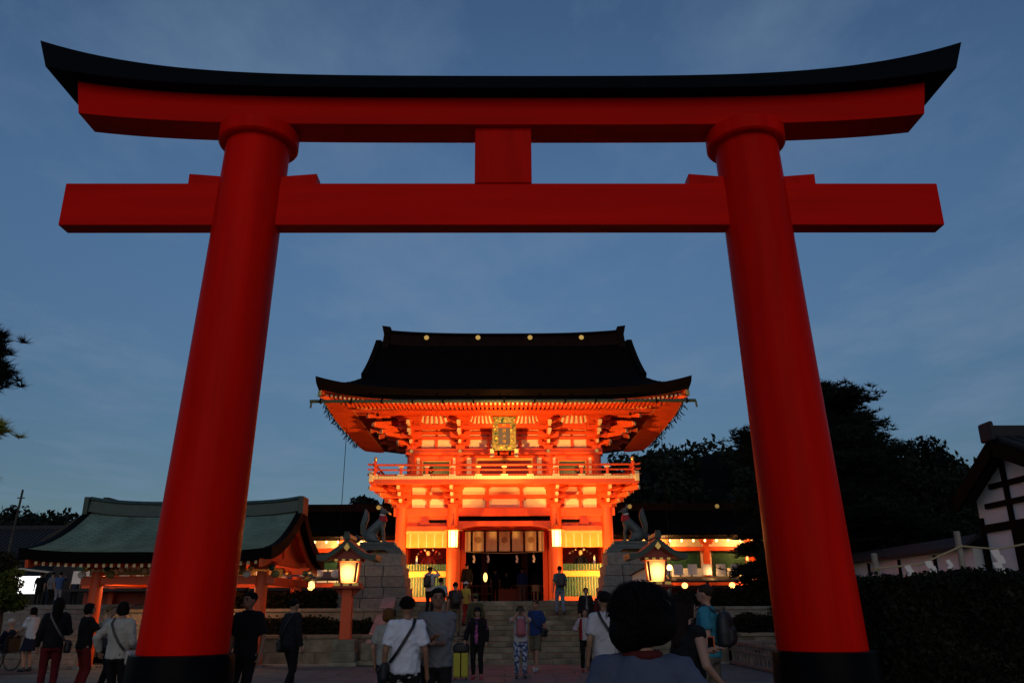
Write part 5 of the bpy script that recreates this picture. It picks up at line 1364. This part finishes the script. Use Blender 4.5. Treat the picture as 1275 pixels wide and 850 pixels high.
def gear(name, label, cat, owner):
    r = root_info[owner][0]
    return thing(name, label, cat, tuple(r.location), r.rotation_euler.z, scale=r.scale.x)
def backpack(owner, label, col, front=False, sz=1.0):
    t = gear('backpack', label, 'backpack', owner); s = 1 if front else -1
    m = MB(); yy = s*.215
    m.rings([(0,yy,.98,.11*sz,.06),(0,yy,1.0,.145*sz,.085*sz),(0,yy,1.15,.155*sz,.095*sz),(0,yy,1.30,.145*sz,.08*sz),(0,yy,1.38,.11*sz,.06),(0,yy,1.40,.06,.03)])
    m.rings([(0,yy+s*.075*sz,1.02,.09,.035),(0,yy+s*.075*sz,1.06,.11,.05),(0,yy+s*.075*sz,1.18,.11,.045),(0,yy+s*.075*sz,1.2,.09,.03)])
    soft(m, 'bag_body', cm_('leather', col), t, .014, 3)
    for q in (-1, 1):
        MB().tube([(q*.09,s*.14,1.38),(q*.11,0,1.478),(q*.125,-s*.125,1.40),(q*.14,-s*.15,1.25),(q*.17,-s*.08,1.08),(q*.12,s*.15,1.02)], .017, 8, ell=.6).build('strap', cm_('leather', col), t, smooth=True, local=True)
    MB().tube([(-.03,yy,1.40),(-.02,yy,1.44),(.02,yy,1.44),(.03,yy,1.40)], .008, 6).build('handle', cm_('leather', col), t, local=True)
def crossbag(owner, label, col, side=-1, bag=True, bcol=None, low=.92):
    """strap from one shoulder to the opposite hip, bag at the hip"""
    t = gear('shoulder_bag', label, 'bag', owner); s = side
    back = [(-s*.10,-.05,1.46),(-s*.085,-.128,1.38),(0,-.158,1.24),(s*.09,-.15,1.10),(s*.18,-.10,low+.06)]
    frnt = [(-s*.10,-.05,1.46),(-s*.095,.10,1.40),(-.01*s,.158,1.24),(s*.09,.15,1.08),(s*.185,.08,low+.05)]
    for ps in (back, frnt): MB().tube(ps, .019, 8, ell=.45).build('strap', cm_('leather', col), t, smooth=True, local=True)
    m = MB(); m.rings([(s*.24,0,low-.16,.05,.10),(s*.245,0,low-.12,.065,.13),(s*.245,0,low+.02,.06,.13),(s*.235,0,low+.06,.04,.11)])
    soft(m, 'bag_body', cm_('leather', bcol or col), t, .014, 3)
    MB().box(s*.31-.008, s*.31+.008, -.09, .09, low-.03, low+.0).build('flap', cm_('leather', bcol or col), t, local=True)
def held(owner, name, label, cat, s, col, size=(.04,.008,.075), off=(0,.03,.05)):
    t = gear(name, label, cat, owner); w = root_info[owner][1][s]; c = w+V(off)
    MB().box(c.x-size[0], c.x+size[0], c.y-size[1], c.y+size[1], c.z-size[2], c.z+size[2]).build('case', cm_('leather', col), t, local=True, bevel=.006)
    MB().box(c.x-size[0]*.85, c.x+size[0]*.85, c.y-size[1]-.003, c.y-size[1]-.0005, c.z-size[2]*.85, c.z+size[2]*.85).build('screen', BLKW, t, local=True)
    return t
def handbag(owner, label, s, col, big=1.0):
    t = gear('handbag', label, 'bag', owner); w = root_info[owner][1][s]; x0, y0, z0 = w.x, w.y+.02, w.z-.09
    m = MB(); m.rings([(x0,y0,z0-.30*big,.05,.12*big),(x0,y0,z0-.27*big,.065,.15*big),(x0,y0,z0-.12*big,.055,.14*big),(x0,y0,z0-.06*big,.03,.12*big)]); soft(m, 'bag_body', cm_('leather', col), t, .014, 3)
    for q in (-1, 1): MB().tube([(x0+q*.02,y0-.08,z0-.08*big),(x0+q*.01,y0-.05,z0+.01),(x0+q*.01,y0+.05,z0+.01),(x0+q*.02,y0+.08,z0-.08*big)], .009, 6).build('handle', cm_('leather', col), t, local=True, smooth=True)
# near people
K1 = 'person with full black hair and pale blue collared shirt in the near foreground'
person(K1, .56, 3.5, -12, 1.61, top=((.075,.09,.14),'short'), hair=('puffy',(.004,.003,.003)), scarf=(.09,.012,.012), vox=.011, arms={1:(.42,.12,1.02)}, build_=1.05)
A1 = 'man in black polo shirt standing beside the left torii pillar'
person(A1, -3.76, 12.5, 168, 1.80, top=((.006,.006,.008),'short'), bottom=('trousers',(.006,.006,.007)), skin=(.26,.13,.08), vox=.012, head_turn=-12, scarf=(.006,.006,.008))
handbag(A1, 'black tote bag hanging from the hand of the man in the polo', 1, BLACK, 1.2)
C1 = 'man in white T-shirt with black strap across his back'
def patterned(name, c0, c1, scale, thr=.55):
    m = M(name, c0, .85, .08, 6, .4, 16, spec=.2); t = m.node_tree; b = t.nodes['Principled BSDF']; old = b.inputs['Base Color'].links[0].from_socket
    tcn = t.nodes.new('ShaderNodeTexCoord'); v = t.nodes.new('ShaderNodeTexNoise'); v.inputs['Scale'].default_value = scale; v.inputs['Detail'].default_value = 2
    t.links.new(tcn.outputs['Object'], v.inputs['Vector']); r = t.nodes.new('ShaderNodeMapRange'); r.inputs['From Min'].default_value = thr-.02; r.inputs['From Max'].default_value = thr+.02
    t.links.new(v.outputs['Fac'], r.inputs['Value']); x = t.nodes.new('ShaderNodeMixRGB'); x.inputs[2].default_value = c1+(1,)
    t.links.new(r.outputs[0], x.inputs[0]); t.links.new(old, x.inputs[1]); t.links.new(x.outputs[0], b.inputs['Base Color']); return m
MATS[('cloth','pat1')] = patterned('shorts_print', (.008,.008,.01), (.35,.36,.36), 9, .56)
MATS[('cloth','pat2')] = patterned('floral_trousers', (.05,.08,.17), (.40,.44,.52), 14, .52)
MATS[('cloth','print')] = patterned('pink_print', (.42,.10,.24), (.05,.03,.14), 7, .54)
_cm = cm_
def cm_(kind, col):
    if isinstance(col, str): return MATS[(kind, col)]
    return _cm(kind, col)
person(C1, -1.16, 10.1, 4, 1.69, top=((.58,.60,.66),'short'), bottom=('shorts','pat1'), skin=(.24,.12,.07), vox=.011, build_=1.06, arms={-1:(-.255,.02,.86), 1:(.255,.04,.86)})
crossbag(C1, 'black crossbody bag worn by the man in the white T-shirt', BLACK, side=-1)
D1 = 'man in grey T-shirt and black trousers facing the camera with folded hands'
person(D1, -.82, 10.4, 188, 1.79, top=((.13,.135,.15),'short'), bottom=('trousers',BLACK,.07), skin=(.22,.11,.07), vox=.011, arms={-1:(.02,.26,1.12), 1:(.05,.24,1.18)}, build_=1.05)
L1 = 'dark haired woman in a sleeveless black dress beside the big foreground head'
person(L1, 1.60, 7.5, -60, 1.66, top=(BLACK,'none'), bottom=('dress',BLACK), hair=('long',(.012,.007,.005)), skin=(.36,.2,.14), arms={-1:(-.1,.36,1.22), 1:(.26,.15,.95)}, vox=.012)
held(L1, 'smartphone', 'orange smartphone held by the woman in the black dress', 'phone', -1, (.6,.10,.02))
M1 = 'tall man in teal T-shirt with dark backpack right of the stairs'
person(M1, 2.75, 11.5, 62, 1.85, top=((.03,.19,.27),'short'), bottom=('shorts',(.10,.09,.07)), hair=('short',(.03,.02,.015)), skin=(.36,.19,.13), stride=.6)
backpack(M1, 'dark backpack on the tall man in teal', (.012,.012,.014), sz=1.15)
J1 = 'person in pale shirt with dark crossbody strap in front of the right steps'
person(J1, 1.36, 11.5, 8, 1.77, top=((.40,.40,.42),'short'), bottom=('trousers',(.20,.16,.11)), skin=(.30,.16,.1))
crossbag(J1, 'dark crossbody bag worn by the person in the pale shirt', BLACK, side=1)
E1 = 'brown haired person in pale top half hidden behind the white T-shirt'
person(E1, -1.72, 12.6, -20, 1.57, top=((.30,.32,.28),'short'), bottom=('trousers',NAVY), hair=('bob',(.10,.045,.015)))
B1 = 'man in dark jacket and slim black trousers walking past the lantern'
person(B1, -4.1, 16.5, -35, 1.76, top=((.015,.015,.018),'long'), bottom=('trousers',BLACK,.05), hair=('short',(.004,.004,.004)), stride=.55)
crossbag(B1, 'black messenger bag on the man in the dark jacket', BLACK, side=-1)
# left group
N1 = 'person in black jacket and dark red trousers at the far left'
person(N1, -8.55, 16.3, 25, 1.80, top=(BLACK,'long'), bottom=('trousers',(.11,.008,.012)), hair=('long',(.005,.004,.004)), arms={1:(.15,.32,1.1)}, build_=1.0)
crossbag(N1, 'dark shoulder bag with pale strap on the person in red trousers', (.10,.08,.07), side=1, bcol=BLACK)
N2 = 'second person in black top and red trousers holding a bag at the far left'
person(N2, -8.25, 16.9, -40, 1.70, top=(BLACK,'short'), bottom=('trousers',(.13,.010,.012)), hair=('bob',(.005,.004,.004)), arms={-1:(-.12,.34,1.25), 1:(.1,.34,1.2)}, shoes=(.3,.28,.26))
handbag(N2, 'black bag lifted by the second person in red trousers', 1, BLACK, .9)
O1 = 'woman in white hooded jacket beside the left torii pillar'
person(O1, -6.05, 13.5, -10, 1.69, top=((.40,.40,.36),'long'), bottom=('trousers',(.008,.008,.01),.05), hair=('bob',(.01,.006,.004)), build_=1.12, arms={-1:(-.32,.0,.95), 1:(.18,.2,1.0)})
crossbag(O1, 'pale shoulder bag on the woman in the white jacket', (.05,.045,.04), side=1, bcol=(.38,.36,.33))
person('person in pale beige shirt standing behind the white jacket', -8.15, 17.6, -70, 1.66, top=((.36,.33,.27),'short'), bottom=('trousers',BLACK), hair=('short',(.12,.08,.04)))
person('person in pink top and pale hat half behind the left torii pillar', -7.75, 18.6, -60, 1.72, top=((.42,.14,.20),'short'), bottom=('trousers',GREY), hat=((.45,.38,.26),'brim'), hair=('bob',(.02,.012,.008)))
W1 = 'woman in white blouse and dark skirt pushing the wheelchair'
person(W1, -13.0, 23.6, 72, 1.66, top=((.50,.51,.53),'short'), bottom=('skirt',NAVY), hair=('pony',(.005,.004,.004)), arms={-1:(-.15,.36,.98), 1:(.15,.36,.98)}, lean=.1)
person('dark clothed person at the extreme left edge of the paving', -13.6, 22.6, -10, 1.70, top=(BLACK,'long'), bottom=('trousers',BLACK), hair=('long',(.005,.004,.004)))
S1_ = 'elderly person in dark clothes and white cap seated in the wheelchair'
t = thing('wheelchair', 'black wheelchair at the far left in front of the side steps', 'wheelchair', (-13.72, 23.72, .05), R(72))
FBL = cm_('leather', (.012,.012,.012))
for s in (-1, 1):
    MB().tube([(s*.28,.30*math.cos(k*math.pi/12),.31+.30*math.sin(k*math.pi/12)) for k in range(25)], .018, 6).build('wheel', FBL, t, local=True)
    for k in range(6): MB().tube([(s*.28,0,.31),(s*.28,.29*math.cos(k*math.pi/3),.31+.29*math.sin(k*math.pi/3))], .004, 4).build('spoke', FBODY, t, local=True)
    MB().tube([(s*.22,.45+.08*math.cos(k*math.pi/6),.1+.08*math.sin(k*math.pi/6)) for k in range(13)], .015, 6).build('caster', FBL, t, local=True)
    MB().tube([(s*.24,-.42,.95),(s*.24,-.26,.92),(s*.24,-.22,.5),(s*.24,.25,.5),(s*.24,.45,.2)], .013, 6).build('frame_tube', FBODY, t, local=True)
    MB().box(s*.24-.03, s*.24+.03, -.2, .15, .68, .71).build('armrest', FBL, t, local=True)
MB().box(-.22, .22, -.22, .22, .48, .52).build('seat', FBL, t, local=True); MB().box(-.22, .22, -.25, -.22, .5, .92).build('backrest', FBL, t, local=True)
MB().box(-.18, .18, .42, .6, .14, .16).build('footrest', FBL, t, local=True)
# seated figure
sp = thing('person', S1_, 'person', (-13.72, 23.72, .05), R(72))
b = MB(); b.ell((0,-.05,.62),(.16,.13,.12)); b.ell((0,-.09,.85),(.155,.11,.22)); b.cap((-.15,-.1,1.02),(.15,-.1,1.02),.06,.06); b.cap((0,-.09,1.05),(0,-.06,1.18),.05,.05); b.ell((0,-.04,1.25),(.075,.09,.105)); b.ell((0,.05,1.24),(.012,.02,.02))
fg = MB()
for s in (-1, 1):
    b.cap((s*.09,0,.6),(s*.11,.4,.6),.08,.06); b.cap((s*.11,.4,.6),(s*.11,.46,.25),.055,.04); b.cap((s*.11,.44,.2),(s*.11,.58,.19),.035,.03)
    b.cap((s*.18,-.1,1.0),(s*.24,.0,.75),.048,.04); b.cap((s*.24,.0,.75),(s*.1,.2,.72),.038,.028); b.cap((s*.1,.2,.72),(s*.06,.27,.71),.03,.026)
    for i in range(4): fg.tube([(s*.06,.27,.73-.016*i),(s*.03,.31,.73-.016*i),(s*.0,.32,.725-.016*i)], [.009,.008,.006], 6)
    fg.tube([(s*.07,.25,.74),(s*.05,.28,.765),(s*.03,.31,.77)], [.01,.009,.007], 6)
soft(b, 'body', cm_('skin', SK), sp, .014, 3, fg)
m = MB(); m.rings([(0,-.07,.58,.18,.15),(0,-.09,.8,.175,.13),(0,-.1,1.0,.17,.11),(0,-.095,1.08,.08,.07)])
for s in (-1, 1): m.cap((s*.18,-.1,1.0),(s*.24,.0,.75),.065,.055); m.cap((s*.24,.0,.75),(s*.12,.17,.72),.055,.045)
soft(m, 'cardigan', cm_('cloth', NAVY), sp, .016, 3)
m = MB()
for s in (-1, 1): m.cap((s*.09,-.05,.6),(s*.11,.4,.6),.1,.075); m.cap((s*.11,.4,.6),(s*.11,.46,.24),.07,.055)
soft(m, 'trousers', cm_('cloth', BLACK), sp, .016, 3)
m = MB(); m.ell((0,-.05,1.30),(.095,.105,.08)); soft(m, 'cap', cm_('cloth', (.42,.40,.36)), sp, .012, 2)
# middle distance on the paving
F1 = 'woman in pink printed shirt and open black jacket holding a suitcase'
person(F1, -.64, 20.2, 172, 1.58, top=((.42,.10,.24),'short'), jacket=(.010,.009,.011), printm=cm_('cloth','print'), bottom=('trousers',BLACK,.05), hair=('bob',(.006,.005,.005)), shoes=(.30,.03,.07), arms={1:(.30,.10,.92)}, hat=((.008,.008,.009),'cap'))
G1 = 'woman in white top and blue patterned trousers raising a phone to photograph'
person(G1, .38, 20.4, 182, 1.62, top=((.52,.50,.50),'short'), bottom=('trousers','pat2',.06), hair=('bob',(.012,.008,.006)), arms={-1:(-.05,.26,1.55), 1:(.07,.26,1.55)}, shoes=NAVY)
backpack(G1, 'small pink backpack worn on the chest of the photographing woman', (.36,.09,.12), front=True, sz=.8)
held(G1, 'smartphone', 'dark smartphone raised by the woman in patterned trousers', 'phone', -1, BLACK, (.08,.008,.045), (.06,.06,.08))
H1 = 'man in blue shirt and khaki shorts walking at the foot of the steps'
person(H1, .83, 22.6, 150, 1.77, top=((.02,.045,.16),'short'), bottom=('shorts',(.12,.10,.065)), hair=('short',(.05,.03,.02)), stride=.7, shoes=(.42,.41,.40), skin=(.33,.17,.11))
crossbag(H1, 'small dark hip bag of the man in the blue shirt', BLACK, side=-1, low=.98)
I1 = 'youth in white shirt with red vest and black trousers beside the steps'
person(I1, 2.11, 22.3, 176, 1.55, top=((.45,.43,.45),'long'), jacket=None, bottom=('trousers',BLACK), hair=('bob',(.02,.012,.008)), arms={-1:(-.30,.16,1.18), 1:(.24,.2,1.12)}, shoes=(.16,.02,.03))
vt = root_info[I1][0]
for s in (-1, 1):
    m = MB(); m.rings([(s*.13,.045,.88,.055,.115),(s*.13,.045,1.1,.05,.105),(s*.125,.04,1.3,.05,.11),(s*.10,.02,1.43,.045,.085)]); soft(m, 'vest_panel', cm_('cloth', (.26,.012,.015)), vt, .014, 3)
m = MB(); m.rings([(0,-.09,.88,.175,.06),(0,-.09,1.2,.175,.06),(0,-.07,1.42,.12,.05)]); soft(m, 'vest_back', cm_('cloth', (.26,.012,.015)), vt, .016, 3)
SC = thing('suitcase', 'yellow hard shell suitcase standing beside the woman in pink', 'suitcase', (-1.02, 20.15, .05))
YL = M('suitcase_yellow', (.42,.40,.02), .4, .06, 5, .05, 60)
sb = MB().box(-.17, .17, -.11, .11, .06, .58).build('shell', YL, SC, local=True, bevel=.03)
for x in (-.09, -.03, .03, .09): MB().box(x-.012, x+.012, -.122, -.105, .10, .54).build('rib', YL, sb, local=True, bevel=.004)
MB().box(-.012, .012, -.118, .118, .06, .585).build('zip_band', BLKW, sb, local=True)
for x in (-.13, .13):
    for yy in (-.08, .08): MB().tube([(x-.012,yy,.03),(x+.012,yy,.03)], .03, 12).build('wheel', FBL, SC, local=True)
for x in (-.08, .08): MB().tube([(x,.08,.58),(x,.08,.95)], .008, 6).build('pull_rod', GRAN, SC, local=True)
MB().tube([(-.08,.08,.95),(.08,.08,.95)], .014, 8).build('pull_grip', FBL, SC, local=True)
bg_ = thing('travel_bag', 'black soft bag resting on the yellow suitcase', 'bag', (-1.02, 20.15, .64))
m = MB(); m.rings([(0,0,0.0,.16,.08),(0,0,.04,.2,.1),(0,0,.16,.19,.1),(0,0,.22,.12,.06)]); soft(m, 'bag_body', FBL, bg_, .014, 3)
MB().tube([(-.1,0,.2),(-.06,0,.29),(.06,0,.29),(.1,0,.2)], .01, 6).build('handle', FBL, bg_, local=True)
# people on the stairs and in the gate
P = person
S1p = 'person in white shirt with dark backpack photographing the left lattice'
P(S1p, -2.55, 28.62, -20, 1.60, top=((.50,.50,.50),'short'), bottom=('trousers',BLACK), arms={-1:(-.10,.25,1.6), 1:(.10,.25,1.6)}, vox=.02)
backpack(S1p, 'black backpack of the person photographing the left lattice', BLACK)
P('person in pale teal shirt climbing the left side of the stairs', -2.1, 27.72, -10, 1.66, top=((.22,.33,.34),'short'), bottom=('trousers',(.25,.25,.22)), vox=.02, stride=.4)
S3p = 'person in dark top with black backpack in mid stairs'
P(S3p, -1.59, 27.22, 15, 1.66, top=((.02,.02,.02),'short'), bottom=('trousers',(.14,.11,.07)), vox=.02, stride=.3)
backpack(S3p, 'black backpack of the dark topped climber', BLACK, sz=1.1)
P('person in olive cap and jacket low on the stairs behind the woman in pink', -.9, 26.3, 0, 1.74, top=((.06,.06,.03),'long'), bottom=('trousers',BLACK), hat=((.08,.075,.035),'cap'), vox=.02)
P('child with white hat and yellow top near the top of the stairs', -1.29, 28.1, -30, 1.38, top=((.45,.34,.06),'short'), bottom=('trousers',(.3,.03,.03)), hat=((.5,.48,.45),'brim'), vox=.02)
S6p = 'man in teal shirt and jeans climbing the right side of the stairs'
P(S6p, 1.89, 28.62, 10, 1.60, top=((.05,.13,.14),'short'), bottom=('trousers',(.14,.19,.27)), vox=.02, stride=.5)
backpack(S6p, 'grey black backpack of the man in jeans', (.03,.03,.035))
P('person in bright blue jacket standing inside the gate passage', .85, 40.0, 5, 1.62, top=((.02,.04,.22),'long'), bottom=('trousers',(.16,.12,.10)), vox=.022)
P('woman in dark top and beige skirt inside the gate passage', 1.46, 39.2, -5, 1.52, top=(BLACK,'long'), bottom=('skirt',(.36,.27,.17)), vox=.022, hair=('long',(.006,.004,.004)))
P('man in grey shirt and dark vest coming down the right side of the stairs', 2.62, 27.12, 185, 1.62, top=((.16,.17,.20),'short'), jacket=(.012,.012,.014), bottom=('trousers',(.03,.03,.04)), vox=.02)
P('woman in dark red top coming down at the right parapet', 3.1, 27.1, 195, 1.53, top=((.06,.012,.014),'long'), bottom=('trousers',BLACK), hair=('bob',(.008,.005,.004)), vox=.02)
P('dark clothed person leaning at the left passage column', -1.62, 36.0, 20, 1.62, top=(BLACK,'long'), bottom=('trousers',BLACK), vox=.022)
P('dark silhouetted person at the centre of the gate passage', -.45, 41.0, 0, 1.6, top=(NAVY,'short'), bottom=('trousers',BLACK), vox=.022)
P('person in dark coat in the passage behind the offering box', .1, 43.6, 180, 1.6, top=(BLACK,'long'), bottom=('skirt',BLACK), vox=.022, z=1.82)
# people on the far left terrace
for lb, x, tcol, bcol, fc, hr in (('person in pink kimono like dress before the lit stall', -25.6, (.30,.07,.10), ('dress',(.25,.05,.08)), 100, 'bun'), ('person in pale blue top right before the lit stall', -25.1, (.24,.27,.34), ('skirt',(.2,.2,.26)), 80, 'bob'),
        ('person in black right of the stall on the upper terrace', -23.7, BLACK, ('trousers',BLACK), 30, 'short'), ('person in grey shirt on the upper terrace', -23.1, (.14,.14,.15), ('trousers',BLACK), -20, 'short'),
        ('person in blue shirt raising a camera on the upper terrace', -22.7, (.05,.09,.22), ('trousers',GREY), 15, 'short'), ('person in dark blue on the upper terrace nearest the pavilion', -21.9, (.03,.04,.07), ('trousers',BLACK), 40, 'bob')):
    P(lb, x, 43.0, fc, 1.68, top=(tcol,'short'), bottom=bcol, hair=(hr,(.006,.005,.005)), z=1.82, vox=.024, arms={1:(.1,.26,1.55)} if 'camera' in lb else None)
# ------------------------------------------------------------------ bake the soft bodies in one pass
bpy.context.view_layer.update()
dg = bpy.context.evaluated_depsgraph_get()
for o, extra in Q:
    me = bpy.data.meshes.new_from_object(o.evaluated_get(dg)); me.name = o.name
    if extra is not None:
        bm = bmesh.new(); bm.from_mesh(me); tmp = extra.mesh('fingers'); bm.from_mesh(tmp); bpy.data.meshes.remove(tmp)
        bm.to_mesh(me); bm.free()
    base_ = o.name.split('.')[0]
    if base_ in ('top', 'trousers', 'jacket', 'skirt', 'shorts') and len(me.vertices) > 1500:      # folds in the cloth
        n_ = len(me.vertices); co_ = np.empty(n_*3); nr_ = np.empty(n_*3)
        me.vertices.foreach_get('co', co_); me.vertices.foreach_get('normal', nr_)
        co_ = co_.reshape(-1, 3); nr_ = nr_.reshape(-1, 3); ph = (n_ % 97)*.37; X_, Y_, Z_ = co_.T
        f1 = np.sin(X_*23+Z_*17+ph+2.2*np.sin(Y_*19+Z_*7+ph))*np.sin(Z_*13-X_*9+ph*2); f2 = 1-np.abs(np.sin(X_*31-Z_*26+ph+1.8*np.sin(Z_*15+Y_*22)))*2
        k_ = 1.0 if base_ in ('top', 'jacket') else .5
        co_ = co_+nr_*((.007*f1+.004*f2)*k_+(.008 if k_ == 1.0 else -.003))[:, None]
        me.vertices.foreach_set('co', co_.ravel()); me.update()
    me.polygons.foreach_set('use_smooth', [True]*len(me.polygons))
    mt = o.data.materials[0] if o.data.materials else None
    old = o.data; o.modifiers.clear(); o.data = me
    me.materials.clear()
    if mt: me.materials.append(mt)
    bpy.data.meshes.remove(old)
